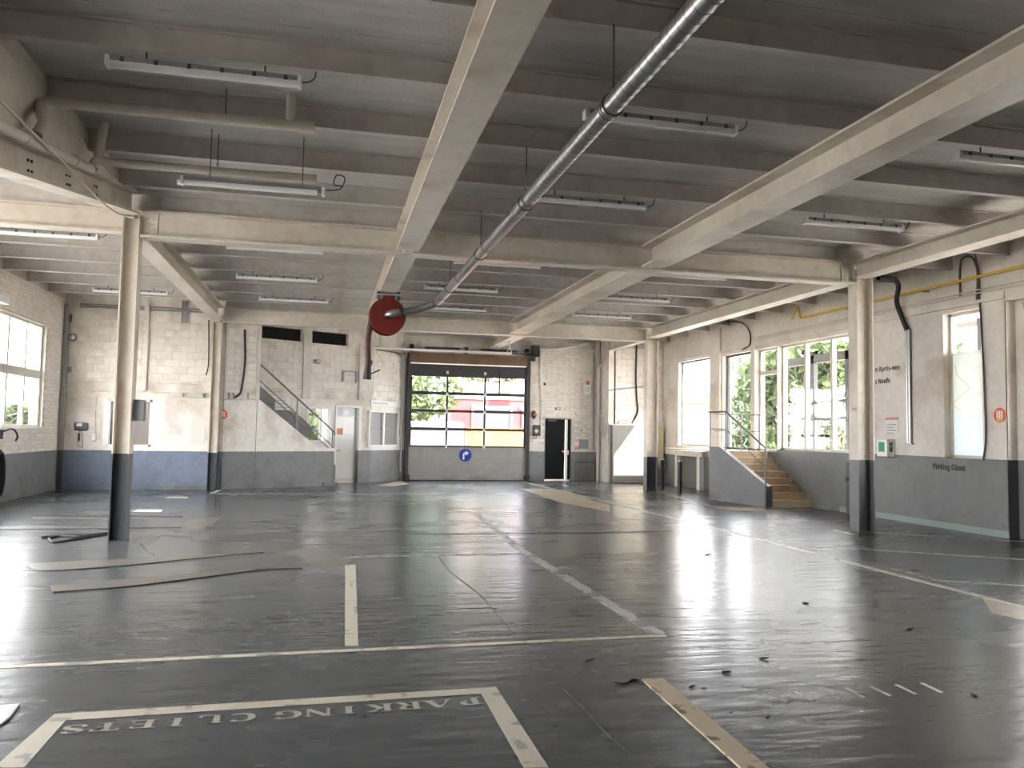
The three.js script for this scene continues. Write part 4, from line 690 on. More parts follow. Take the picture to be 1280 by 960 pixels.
// ================================================================ WALL FITTINGS
const zB = ZB + 0.012;
{
  const p = onZ(733, 487, zB);
  T('alarm_box', 'white alarm box with red beacon on the back wall', 'alarm', [['case', rbx(p.x - 0.13, p.x + 0.13, p.y - 0.19, p.y + 0.17, zB, zB + 0.12, 0.015), mWhitePlastic], ['grille', new THREE.TorusGeometry(0.07, 0.008, 8, 24).translate(p.x - 0.02, p.y, zB + 0.12), mGrey], ['beacon', [cyl(V(p.x + 0.03, p.y + 0.17, zB + 0.06), V(p.x + 0.03, p.y + 0.22, zB + 0.06), 0.05), ball(V(p.x + 0.03, p.y + 0.25, zB + 0.06), 0.06)], mSignRed]]);
  const e = onZ(697, 511, zB);
  T('exit_sign', 'small green exit pictogram above the dark door', 'sign', [['plate', bx(e.x - 0.1, e.x + 0.1, e.y - 0.045, e.y + 0.045, zB, zB + 0.02), mGreen], ['pictogram', [bx(e.x - 0.03, e.x + 0.03, e.y - 0.03, e.y + 0.03, zB + 0.02, zB + 0.022), bx(e.x + 0.05, e.x + 0.08, e.y - 0.02, e.y + 0.02, zB + 0.02, zB + 0.022)], mWhite]]);
  const o = onZ(665, 518.5, zB).add(V(0.06, 0, 0));
  T('signal_lamp', 'orange signal lamp in black holder beside the gate', 'lamp', [['holder', [new THREE.TorusGeometry(0.07, 0.025, 10, 24).translate(o.x, o.y, zB + 0.06), bx(o.x - 0.05, o.x + 0.05, o.y - 0.13, o.y + 0.14, zB, zB + 0.05)], mBlack], ['lens', new THREE.SphereGeometry(0.065, 18, 12).scale(1, 1, 0.7).translate(o.x, o.y, zB + 0.06), mat(col(0.7, 0.22, 0.02), 0.25)]]);
  const c = onZ(670, 538, zB);
  T('gate_control_box', 'grey gate control box with round dial beside door', 'control box', [['case', rbx(c.x - 0.1, c.x + 0.14, c.y - 0.19, c.y + 0.19, zB, zB + 0.13, 0.015), mDarkGrey], ['dial', cyl(V(c.x - 0.02, c.y - 0.02, zB + 0.13), V(c.x - 0.02, c.y - 0.02, zB + 0.15), 0.07, 20), mat(col(0.6, 0.6, 0.4), 0.4)], ['cable', tube([[c.x + 0.02, c.y - 0.19, zB + 0.05], [c.x - 0.0, c.y - 0.27, zB + 0.05], [c.x - 0.14, c.y - 0.28, zB + 0.04]], 0.012, 16, 8), mBlack]]);
  const k = onZ(729.5, 555, zB);
  T('meter_box', 'grey square meter cover beside the dark door', 'box', [['cover', rbx(k.x - 0.16, k.x + 0.16, k.y - 0.16, k.y + 0.16, zB, zB + 0.06, 0.01), mGrey]]);
  const s1 = onZ(721, 560, zB); T('fire_label', 'small red and white fire label by the door', 'label', [['sticker', bx(s1.x - 0.07, s1.x + 0.07, s1.y - 0.05, s1.y + 0.05, zB, zB + 0.004), mSignRed], ['print', bx(s1.x - 0.05, s1.x + 0.02, s1.y - 0.01, s1.y + 0.02, zB + 0.004, zB + 0.006), mWhite]]);
  const sw = onZ(729, 538, zB); T('light_switch', 'white switch pair above the grey meter cover', 'switch', [['box', rbx(sw.x - 0.02, sw.x + 0.07, sw.y - 0.06, sw.y + 0.06, zB, zB + 0.04, 0.008), mWhitePlastic], ['rocker', bx(sw.x - 0.1, sw.x - 0.03, sw.y - 0.03, sw.y + 0.03, zB, zB + 0.03), mGrey]]);
  const f0 = onZ(719, 577, zB), f1 = onZ(744, 601, zB);
  T('wall_hatch', 'grey wall hatch low beside the dark door', 'hatch', [['frame', [bx(f0.x, f1.x, f0.y - 0.04, f0.y, zB, zB + 0.06), bx(f1.x - 0.04, f1.x, 0, f0.y, zB, zB + 0.06)], mDarkGrey], ['door', bx(f0.x, f1.x - 0.04, 0.02, f0.y - 0.04, zB, zB + 0.03), mDado]]);
  // pipes on the right of the back wall
  const q = onZ(748, 500, ZB + 0.25).x;
  T('rain_pipe', 'white down pipe on the pier beside the white cabinet', 'pipe', [['pipe', pipe([[q, 0, ZB + 0.25], [q, 4.05, ZB + 0.25], [q + 0.12, 4.2, ZB + 0.35], [q + 0.85, 4.26, ZB + 0.5]], 0.055, 14), mSteelWhite], ...[1.6, 3.2].map((y) => ['bracket', bx(q - 0.07, q + 0.07, y, y + 0.04, ZB + 0.012, ZB + 0.25), mSteelWhite])]);
  T('rain_pipe', 'white upright post rising from pier to the roof', 'pipe', [['pipe', bx(q - 0.06, q + 0.06, 4.1, YT, ZB + 0.05, ZB + 0.17), mSteelWhite]]);
  const q2 = onZ(742, 480, zB).x; T('conduit', 'thin grey conduit up the back wall by alarm box', 'conduit', [['tube', cyl(V(q2, 1.1, zB + 0.02), V(q2, 4.6, zB + 0.02), 0.02), mGrey]]);
  const q3 = onZ(677, 480, zB).x; T('conduit', 'white trunking with side loop beside the gate', 'conduit', [['tube', [bx(q3 - 0.03, q3 + 0.03, 1.5, 4.6, zB, zB + 0.03), bx(q3 - 0.08, q3 - 0.02, 3.35, 4.55, zB, zB + 0.04), bx(q3 - 0.36, q3 - 0.06, 3.35, 3.41, zB, zB + 0.03), bx(q3 - 0.36, q3 - 0.06, 3.82, 3.88, zB, zB + 0.03)], mWall]]);
  T('conduit', 'white curved cable run under the roof beside gate', 'conduit', [['tube', tube([onZ(672, 436.6, ZB + 0.15), onZ(690, 436.5, ZB + 0.15), onZ(715, 434, ZB + 0.2), onZ(735, 430, ZB + 0.3)], 0.035, 30, 8), mWhite]]);
  // drooping black cable over the white cabinet
  const cz = ZP + 0.05; T('hanging_cable', 'black cable drooping down to the white cabinet', 'cable', [['cable', tube([onZ(796, 429, cz), onZ(795, 470, cz), onZ(796, 498, cz), onZ(797, 515, cz), onZ(790, 529, cz)], 0.028, 40, 8), mRubber]]);
  T('hanging_cable', 'white cable loop on top of the white cabinet', 'cable', [['cable', tube([onZ(773, 531, cz), onZ(775, 526, cz), onZ(782, 525, cz), onZ(795, 525, cz), onZ(803, 521, cz)], 0.02, 30, 8), mSteelWhite]]);
  T('conduit', 'slanting grey rail across the far block wall', 'conduit', [['tube', beamBetween(onZ(761, 488, ZP + 0.03), onZ(805, 483, ZP + 0.03), 0.03, 0.05), mGrey]]);
  const sm = onZ(652, 522, zB); 
  T('detector', 'small dark detector on the wall beside gate', 'detector', [['case', ball(onZ(681, 480, zB + 0.03), 0.05), mDarkGrey], ['mount', bx(onZ(678, 476, zB).x - 0.06, onZ(678, 476, zB).x + 0.06, onZ(678, 475, zB).y - 0.06, onZ(678, 475, zB).y + 0.06, zB, zB + 0.05), mWhite]]);
}
{ // office front fittings
  const a = oHit(396.5, 452, -D + 0.02);
  T('wall_lamp_box', 'small grey bulkhead lamp high on block wall', 'lamp', [['case', rbx(a.x - 0.1, a.x + 0.1, a.y - 0.07, a.y + 0.07, -D + 0.012, -D + 0.1, 0.02), mGrey], ['lens', rbx(a.x - 0.06, a.x + 0.09, a.y - 0.05, a.y + 0.05, -D + 0.1, -D + 0.12, 0.01), mat(col(0.5, 0.48, 0.44), 0.3)]], { frame: OF });
  const b0 = oHit(427, 463, -D), b1 = oHit(445, 478, -D);
  T('wall_bracket', 'grey square metal bracket above the office door', 'bracket', [['frame', [bx(b0.x, b0.x + 0.05, b1.y, b0.y, -D + 0.012, -D + 0.1), bx(b1.x - 0.05, b1.x, b1.y, b0.y, -D + 0.012, -D + 0.1), bx(b0.x, b1.x, b0.y - 0.04, b0.y, -D + 0.01, -D + 0.06)], mGrey]], { frame: OF });
  const c0 = oHit(306, 412, 0.03), c1 = oHit(303, 480, 0.03), c2 = oHit(293, 497, 0.03);
  T('hanging_cable', 'thick black cable looping down the block wall', 'cable', [['cable', tube([c0, oHit(306.5, 450, 0.03), c1, oHit(300, 492, 0.03), c2], 0.03, 40, 8), mRubber]], { frame: OF });
  const d0 = oHit(274, 499, 0.02), d1 = oHit(320, 499, 0.02);
  T('pipe_manifold', 'white wall pipe with small taps above stair flank', 'pipe', [['pipe', cyl(d0, d1, 0.025), mSteelWhite], ...[286, 292, 310].map((x) => ['tap', [cyl(oHit(x, 499, 0.03), oHit(x, 492, 0.05), 0.022), ball(oHit(x, 492, 0.05), 0.03)], mGrey])], { frame: OF });
  const p0 = oHit(450, 430, -D), p1 = oHit(451, 500, -D);
  T('conduit', 'grey vertical conduit at the corner of office wall', 'conduit', [['tube', [cyl(V(p0.x, p1.y, -D + 0.05), V(p0.x, 4.45, -D + 0.05), 0.035), cyl(V(p0.x - 0.12, p1.y + 0.5, -D + 0.03), V(p0.x - 0.12, 4.3, -D + 0.03), 0.025)], mSteelWhite]], { frame: OF });
  const r0 = sHit(463, 436), r1 = sHit(503, 447);
  T('conduit', 'twin brown pipes along the top of office side wall', 'conduit', [['tube', [cyl(V(0.1, r0.y, 0.05), V(SF.l, r0.y, 0.05), 0.025), cyl(V(0.1, r0.y + 0.08, 0.05), V(SF.l, r0.y + 0.08, 0.05), 0.025)], mat(col(0.25, 0.2, 0.16), 0.6)]], { frame: SF });
  T('conduit', 'dark bent conduit at the end of office side wall', 'conduit', [['tube', tube([[SF.l - 0.5, r0.y - 0.04, 0.09], [SF.l - 0.2, r0.y - 0.1, 0.09], [SF.l - 0.12, r0.y - 0.5, 0.09], [SF.l - 0.12, 2, 0.09], [SF.l - 0.12, 0.3, 0.09]], 0.03, 40, 8), mGrey]], { frame: SF });
}
{ // back-left wall fittings
  const z = Z2 - 0.1;
  const p = onZ(102, 533, z);
  T('wall_terminal', 'dark grey keypad terminal with lit white display', 'terminal', [['case', rbx(p.x - 0.16, p.x + 0.16, p.y - 0.1, p.y + 0.1, z, z + 0.09, 0.03), mDarkGrey], ['display', bx(p.x - 0.1, p.x + 0.03, p.y + 0.0, p.y + 0.08, z + 0.09, z + 0.093), mat(col(0.85, 0.85, 0.85), 0.3)], ['connector', rbx(p.x - 0.07, p.x - 0.02, p.y - 0.38, p.y - 0.18, z + 0.01, z + 0.05, 0.01), mBlack], ['lead', tube([[p.x - 0.045, p.y - 0.1, z + 0.03], [p.x - 0.05, p.y - 0.5, z + 0.03], [p.x + 0.04, p.y - 0.55, z + 0.03], [p.x + 0.02, p.y - 0.1, z + 0.03]], 0.01, 30, 6), mGrey]]);
  const s = onZ(117.5, 547, z);
  T('socket_strip', 'white socket strip with conduit up the wall', 'socket', [['box', rbx(s.x - 0.05, s.x + 0.05, s.y - 0.1, s.y + 0.1, z, z + 0.05, 0.01), mWhitePlastic], ['conduit', [bx(s.x - 0.015, s.x + 0.015, s.y + 0.1, 2.42, z, z + 0.025), bx(-6.5, s.x + 0.015, 2.42, 2.445, z, z + 0.025)], mWall]]);
  const l1 = onZ(86.5, 398, z), l2 = onZ(90, 422, z).add(V(0.03, 0, 0));
  T('wall_box', 'small dark box high on the back wall', 'box', [['case', rbx(l1.x - 0.07, l1.x + 0.07, l1.y - 0.1, l1.y + 0.1, z, z + 0.1, 0.01), mDarkGrey]]);
  T('bulkhead_lamp', 'caged bulkhead lamp in the corner of wall', 'lamp', [['base', cyl(V(l2.x, l2.y, z), V(l2.x, l2.y, z + 0.05), 0.1, 20), mGrey], ['globe', ball(V(l2.x, l2.y, z + 0.09), 0.075, 14), mDiffuser], ['cage', [new THREE.TorusGeometry(0.09, 0.006, 6, 20).translate(l2.x, l2.y, z + 0.1), new THREE.TorusGeometry(0.09, 0.006, 6, 20).rotateY(Math.PI / 2).translate(l2.x, l2.y, z + 0.1)], mDarkGrey]]);
  const b = onZ(85, 462, z); T('wall_bracket', 'tiny grey bracket on the back wall corner', 'bracket', [['plate', [bx(b.x - 0.05, b.x + 0.09, b.y - 0.08, b.y + 0.08, z, z + 0.02), bx(b.x - 0.05, b.x + 0.0, b.y + 0.02, b.y + 0.08, z, z + 0.1)], mGrey]]);
  const c0 = onZ(231, 370, z), c1 = onZ(231, 404, z);
  T('cable_tray', 'short grey cable tray hanging on the block wall', 'cable tray', [['tray', [bx(c0.x - 0.05, c0.x + 0.09, c1.y, Math.min(c0.y, 5.1), z + 0.014, z + 0.02), bx(c0.x - 0.05, c0.x - 0.04, c1.y, 5.1, z + 0.014, z + 0.06), bx(c0.x + 0.08, c0.x + 0.09, c1.y, 5.1, z + 0.014, z + 0.06)], mGalv]]);
  T('ceiling_conduit', 'twin white pipes across the top of back wall', 'conduit', [['tube', [cyl(V(-6.4, 4.8, z + 0.05), V(-3.15, 4.8, z + 0.05), 0.022), cyl(V(-6.4, 4.87, z + 0.05), V(-3.15, 4.87, z + 0.05), 0.022)], mGrey]]);
  const k = onZ(262, 400, Z2 + 0.1); T('hanging_cable', 'black cable down the side of the far left column', 'cable', [['cable', tube([onZ(261, 400, Z2 - 0.02), onZ(261, 440, Z2 - 0.02), onZ(260, 460, Z2 - 0.02), onZ(257.5, 469, Z2 - 0.02)], 0.018, 24, 6), mRubber]]);
  const t0 = onZ(230, 496, z), t1 = onZ(258, 496, z);
  T('pipe_manifold', 'thin white pipe with two taps on back wall', 'pipe', [['pipe', cyl(V(t0.x - 0.15, t0.y, z + 0.04), V(t1.x, t0.y, z + 0.04), 0.012), mSteelWhite], ...[t0.x, t1.x - 0.05].map((x) => ['tap', [bx(x - 0.05, x + 0.05, t0.y, t0.y + 0.12, z, z + 0.06), cyl(V(x, t0.y, z + 0.06), V(x, t0.y + 0.08, z + 0.1), 0.02)], mGalv])]);
  const cb = onZ(174, 513, Z1 - 0.06);
  T('column_box', 'grey control box strapped behind the near left column', 'box', [['case', rbx(-2.815, -2.66, cb.y - 0.16, cb.y + 0.16, Z1 - 0.12, Z1 + 0.0, 0.015), mGrey], ['lid', rbx(-2.66, -2.63, cb.y - 0.13, cb.y + 0.12, Z1 - 0.11, Z1 - 0.02, 0.008), mGalv]]);
}
{ // left wall: coiled hose and holder
  const a = onX(6, 543, XL + 0.1);
  T('tool_holder', 'black hooked holder below the left windows', 'holder', [['plate', bx(XL, XL + 0.03, a.y - 0.1, a.y + 0.1, a.z - 0.12, a.z + 0.12), mBlack], ['hook', tube([[XL + 0.03, a.y + 0.05, a.z], [XL + 0.2, a.y + 0.12, a.z - 0.1], [XL + 0.24, a.y - 0.05, a.z - 0.32], [XL + 0.2, a.y - 0.14, a.z - 0.34]], 0.02, 24, 8), mBlack]]);
  const pts = [], c = onX(0, 596, XL + 0.12); for (let i = 0; i <= 60; i++) { const t = i / 60 * Math.PI * 6; pts.push(V(XL + 0.06 + 0.1 * i / 60, Math.max(0.03, 0.62 + Math.sin(t) * (0.56 - i * 0.002)), c.z + 0.05 + Math.cos(t) * 0.22)); }
  T('coiled_hose', 'black coiled hose hanging on the left wall', 'hose', [['coil', tube(pts, 0.024, 220, 8), mRubber]]);
}
{ // right wall fittings
  const X = XR - 0.005;
  const y0 = onX(1000, 396, X - 0.12), y1 = onX(1280, 335, X - 0.12), yy = (y0.y + y1.y) / 2;
  T('gas_pipe', 'yellow gas pipe running along the right wall', 'pipe', [['pipe', pipe([[X - 0.12, yy, -8.0], [X - 0.12, yy, y0.z + 0.02], [X - 0.12, yy + 0.3, y0.z - 0.1]], 0.03, 12), mYellow], ['return_pipe', pipe([[X - 0.12, yy + 0.3, y0.z - 0.1], [X - 0.12, yy + 0.02, y0.z - 0.35]], 0.028, 12), mYellow], ...[-16, -13.6, -11.2].map((z) => ['bracket', bx(X - 0.15, X, yy - 0.05, yy - 0.03, z - 0.02, z + 0.02), mGrey])]);
  const cy = onX(1200, 368, X).y;
  T('conduit', 'thin white conduit below the yellow gas pipe', 'conduit', [['tube', [cyl(V(X - 0.06, cy, -20), V(X - 0.06, cy, -8), 0.016), cyl(V(X - 0.06, cy - 0.06, -20), V(X - 0.06, cy - 0.06, -8), 0.012)], mWallR]]);
  const c0 = onX(1135, 412, X - 0.04), c1 = onX(1135, 554, X - 0.04);
  T('riser_conduit', 'grey riser conduit with flared black cable above', 'conduit', [['tube', [cyl(V(X - 0.04, c1.y, c1.z), V(X - 0.04, c0.y, c1.z), 0.03), cyl(V(X - 0.04, c1.y, c1.z + 0.07), V(X - 0.04, c0.y, c1.z + 0.07), 0.03), bx(X - 0.06, X, c1.y - 0.02, c1.y + 0.0, c1.z - 0.06, c1.z + 0.13)], mGalv],
    ['cable', tube([[X - 0.05, c0.y - 0.02, c1.z + 0.03], onX(1126, 393, X - 0.1), onX(1121, 378, X - 0.2), onX(1123, 358, X - 0.4), onX(1117, 349, X - 0.8), onX(1098, 347, X - 1.4)], 0.05, 40, 10), mRubber]]);
  const k0 = onX(1222, 330, X - 0.05); 
  T('hanging_cable', 'thin dark cable falling beside the film-covered window', 'cable', [['cable', tube([onX(1219, 318, X - 0.3), onX(1223, 345, X - 0.05), onX(1224, 370, X - 0.03), onX(1226, 400, X - 0.03), onX(1231, 500, X - 0.03), onX(1232, 550, X - 0.03), onX(1229, 575, X - 0.03)], 0.016, 60, 6), mat(col(0.1, 0.07, 0.07), 0.6)]]);
  T('hanging_cable', 'dark cable hooped above the film-covered window', 'cable', [['cable', tube([onX(1200, 370, X - 0.03), onX(1200, 335, X - 0.05), onX(1204, 322, X - 0.2), onX(1214, 321, X - 0.2), onX(1221, 335, X - 0.05), onX(1221, 375, X - 0.03)], 0.02, 50, 6), mat(col(0.14, 0.12, 0.1), 0.6)]]);
  T('hanging_cable', 'black cable loop over the landing window head', 'cable', [['cable', tube([onX(890, 407, X - 0.3), onX(912, 402, X - 0.2), onX(930, 405, X - 0.06), onX(938, 418, X - 0.06), onX(937, 431, X - 0.06), onX(928, 437, X - 0.06)], 0.02, 50, 6), mRubber]]);
  const n0 = onX(1107, 522, X), n1 = onX(1123, 541, X);
  T('paper_notice', 'paper notice with red heading beside the riser conduit', 'notice', [['sheet', bx(X - 0.006, X, n1.y, n0.y, n0.z, n1.z), mat(col(0.72, 0.66, 0.64), 0.5)], ['heading', bx(X - 0.009, X - 0.006, n0.y - 0.05, n0.y, n0.z, n1.z), mat(col(0.55, 0.25, 0.2), 0.6)], ['text_block', [0, 1, 2, 3].map((i) => bx(X - 0.008, X - 0.006, n0.y - 0.16 - i * 0.06, n0.y - 0.14 - i * 0.06, n0.z + 0.05, n1.z - 0.06 - (i % 2) * 0.08)), mGrey]]);
  const a0 = onX(1106, 549, X), a1 = onX(1117, 571, X);
  T('defibrillator_cabinet', 'white wall cabinet with green emergency emblem', 'cabinet', [['case', rbx(X - 0.2, X, a1.y, a0.y, a0.z, a1.z + 0.05, 0.012), mWhitePlastic], ['emblem', bx(X - 0.14, X - 0.06, a1.y + 0.1, a0.y - 0.06, a1.z + 0.05, a1.z + 0.053), mGreen, [['heart', bx(X - 0.115, X - 0.085, a1.y + 0.2, a0.y - 0.14, a1.z + 0.053, a1.z + 0.055), mWhite]]], ['front_emblem', bx(X - 0.203, X - 0.2, a1.y + 0.1, a0.y - 0.06, a0.z + 0.06, a1.z - 0.02), mGreen]]);
  const rs = onX(1250, 519, XR - 0.004); 
  const g = [new THREE.CylinderGeometry(0.13, 0.13, 0.008, 28).rotateZ(Math.PI / 2).translate(rs.x - 0.004, rs.y, rs.z)];
  T('round_warning_sign', 'round red and yellow warning sign on the cream wall', 'sign', [['disc', g, mSignRed], ['pictogram', [-1, 0, 1].map((k) => bx(rs.x - 0.011, rs.x - 0.008, rs.y - 0.06, rs.y + 0.08, rs.z + k * 0.05 - 0.015, rs.z + k * 0.05 + 0.015)), mWhite], ['lower_band', bx(rs.x - 0.0105, rs.x - 0.008, rs.y - 0.11, rs.y - 0.06, rs.z - 0.06, rs.z + 0.06), mYellow]]);
  const pk = onX(1062, 578, 11.53);
  T('parked_barrier_arm', 'dark upright barrier strip behind the near right column', 'barrier', [['strip', bx(pk.x - 0.04, pk.x + 0.04, 0.02, pk.y, pk.z - 0.07, pk.z + 0.07), mDarkGrey], ['clip', bx(pk.x - 0.06, pk.x - 0.04, 0.72, 0.82, pk.z - 0.08, pk.z + 0.08), mBlack]]);
  const cp = onZ(1071.5, 511, Z1);
  T('column_plate', 'small grey label plate on the right column', 'label', [['plate', bx(9.443, 9.449, cp.y - 0.06, cp.y + 0.04, Z1 - 0.05, Z1 + 0.1), mat(col(0.55, 0.52, 0.45), 0.5)], ['print', [bx(9.441, 9.443, cp.y - 0.02, cp.y + 0.01, Z1 - 0.03, Z1 + 0.08)], mGrey]]);
}

// ================================================================ LETTERING
const loader = new FontLoader();
const sans = await loader.loadAsync('fonts/droid/droid_sans_bold.typeface.json'), serif = await loader.loadAsync('fonts/droid/droid_serif_bold.typeface.json');
function wallText(name, label, str, x0, x1, y, size) {          // on the right wall, reading towards the camera
  const a = onX(x0, y, XR - 0.002), b = onX(x1, y, XR - 0.002), g = new TextGeometry(str, { font: sans, size, depth: 0.004, curveSegments: 4 });
  g.computeBoundingBox(); const w = g.boundingBox.max.x - g.boundingBox.min.x; g.scale((b.z - a.z) / w, 1, 1); g.rotateY(-Math.PI / 2); g.translate(XR - 0.002, a.y, a.z);
  T(name, label, 'lettering', [['letters', g, mat(col(0.03, 0.03, 0.035), 0.6)]]);
}
wallText('wall_lettering', 'black words Parking Client on the grey dado', 'Parking Client', 1166, 1206, 586, 0.105);
wallText('wall_lettering', 'black words ending Apres-ven on the cream wall', 'n Apr\u00e8s-ven', 1094, 1124, 465, 0.105);
wallText('wall_lettering', 'black word Neufs under the longer wall lettering', 's Neufs', 1094, 1112, 480, 0.105);
// stencilled words on the floor, upside down from here
{
  const L = [['P', 588, 877], ['A', 548, 880], ['R', 512, 882.5], ['K', 475, 885], ['I', 436, 888], ['N', 398, 891], ['G', 359, 894], ['C', 304, 897], ['L', 264, 899.5], ['I', 221, 903], ['E', 179, 905.5], ['T', 133, 909], ['S', 92, 912]];
  for (const [ch, x, y] of L) {
    const p = onY(x, y), g = new TextGeometry(ch, { font: serif, size: 0.135, depth: 0.003, curveSegments: 5 }); g.computeBoundingBox(); const b = g.boundingBox;
    g.translate(-(b.min.x + b.max.x) / 2, -(b.min.y + b.max.y) / 2, 0); g.scale(1.3, 1, 1); g.rotateX(-Math.PI / 2); g.rotateY(Math.PI); g.translate(p.x, 0, p.z);
    const m = new THREE.Mesh(uvBox(g), mLetter); m.name = 'stencil_letter'; m.userData.label = 'worn stencilled letter ' + ch; floor.add(shade(m));
  }
}

// ================================================================ FLOOR MARKINGS
{
  const P = (x, y) => onY(x, y);
  floorPoly('painted_line', px([68, 893], [620, 859], [606, 867], [82, 901]), mLine);
  floorPoly('painted_line', px([601, 866.5], [620, 859], [686, 960], [655, 960]), mLine);
  floorPoly('painted_line', px([68, 893], [82, 901], [30, 960], [-8, 960]), mLine);
  stripe('painted_line', P(-40, 836), P(832, 794.5), 0.075, mLine);
  floorPoly('painted_line', px([431.5, 706], [444.5, 706], [448, 808], [431, 808]), mLine);
  stripe('painted_line', P(431, 696.5), P(650, 692), 0.1, mLineFaint);
  floorPoly('painted_line', px([588, 640], [596, 640], [655, 686], [643, 686]), mLineFaint);
  floorPoly('painted_line', px([643, 686], [655, 686], [832, 792], [812, 792]), mLineFaint);
  floorPoly('kerb_strip', px([802, 850.5], [829, 850], [962, 963], [927, 963]), mLineThick, 0.012, 'thick flaking beige strip');
  stripe('painted_line', P(655, 602.5), P(884, 657.5), 0.14, mLineFaint);
  stripe('painted_line', P(884, 657.5), P(1290, 762), 0.11, mLine);
  stripe('painted_line', P(836, 618), P(905, 637), 0.12, mLineFaint);
  stripe('painted_line', P(1020, 683), P(1290, 700), 0.09, mLineFaint);
  stripe('painted_line', P(1165, 725), P(1290, 733), 0.07, mLineFaint);
  stripe('painted_line', P(1040, 662), P(1066, 668), 0.1, mLineFaint);
  stripe('painted_line', P(1098, 666), P(1290, 677.5), 0.06, mLineFaint);
  stripe('painted_line', P(265, 616.5), P(275, 612.5), 0.12, mLine);
  stripe('painted_line', P(272, 617), P(540, 618), 0.16, mLineFaint);
  floorPoly('ochre_patch', px([650, 611], [690, 611], [762, 632], [762, 640], [700, 628]), mOchre);
  floorPoly('ochre_patch', px([884, 632], [955, 634.5], [958, 639], [900, 637]), mOchre);
  floorPoly('ochre_patch', px([1228, 748], [1300, 764], [1300, 780], [1240, 766]), mOchre);
  floorPoly('ochre_patch', px([468, 607], [500, 601.5], [512, 605], [490, 608]), mOchre);
  for (let i = 0; i < 9; i++) stripe('faded_tick', P(688 + i * 8, 712 + i * 5.2), P(702 + i * 7.6, 712 + i * 5.2), 0.05, mLineFaint);
  for (let i = 0; i < 6; i++) stripe('faded_tick', P(1098 + i * 18, 706 + i * 4.6), P(1108 + i * 18, 708.5 + i * 4.6), 0.08, mLineFaint);
  for (let i = 0; i < 7; i++) stripe('faded_tick', P(960 + i * 32, 866 - i * 2), P(985 + i * 32, 878 - i * 2), 0.03, mLineFaint);
  // recesses of the removed car lift
  floorPoly('lift_channel', px([38, 704], [330, 690], [328, 694.5], [52, 714], [34, 710]), mPatch, 0.0012);
  floorPoly('lift_channel', px([62, 733], [140, 725], [260, 715], [330, 710], [332, 714], [240, 724], [120, 738], [66, 741]), mRust, 0.0012);
  floorPoly('lift_channel', px([330, 692], [400, 684], [440, 700], [430, 708], [330, 714], [322, 710], [388, 703], [372, 695]), mPatch, 0.0012);
  floorPoly('rust_patch', px([378, 704], [404, 702], [398, 707], [380, 708]), mRust);
  floorPoly('lift_channel', px([40, 646], [228, 646.2], [228, 648.3], [40, 648.5]), mRust, 0.0012);
  floorPoly('lift_channel', px([0, 659], [230, 657.2], [230, 660], [0, 662]), mRust, 0.0012);
  floorPoly('concrete_patch', px([238, 648], [275, 646.5], [268, 655], [254, 660], [226, 658]), mPatch, 0.0012);
  floorPoly('concrete_patch', px([166, 675], [182, 670], [202, 670.5], [188, 680], [165, 679]), mPatch, 0.0012);
  floorPoly('steel_cover', px([166, 639.5], [172, 637], [203, 637], [202, 640]), mWhite);
  floorPoly('steel_cover', px([205, 622.5], [212, 620.8], [236, 621], [234, 623]), mLine);
  const crack = (pts, r = 0.008) => { const m = new THREE.Mesh(uvBox(tube(pts.map(([x, y]) => onY(x, y).setY(0.002)), r, pts.length * 8, 5)), mRubber); m.name = 'crack'; floor.add(shade(m)); };
  crack([[34, 709], [52, 714], [140, 709], [232, 700], [330, 691]], 0.01); crack([[66, 741], [150, 735], [250, 723], [330, 713], [378, 711]], 0.012); crack([[176, 680], [182, 687], [192, 694]], 0.012);
  crack([[510, 666], [520, 667.5], [640, 667], [760, 666], [840, 664]], 0.006); crack([[545, 690], [560, 712], [600, 744], [640, 790]], 0.002); crack([[40, 646], [150, 646], [228, 646]], 0.01); crack([[0, 662], [120, 661], [226, 660]], 0.01);
  crack([[704, 861], [730, 886], [756, 915], [790, 945]], 0.005);
}
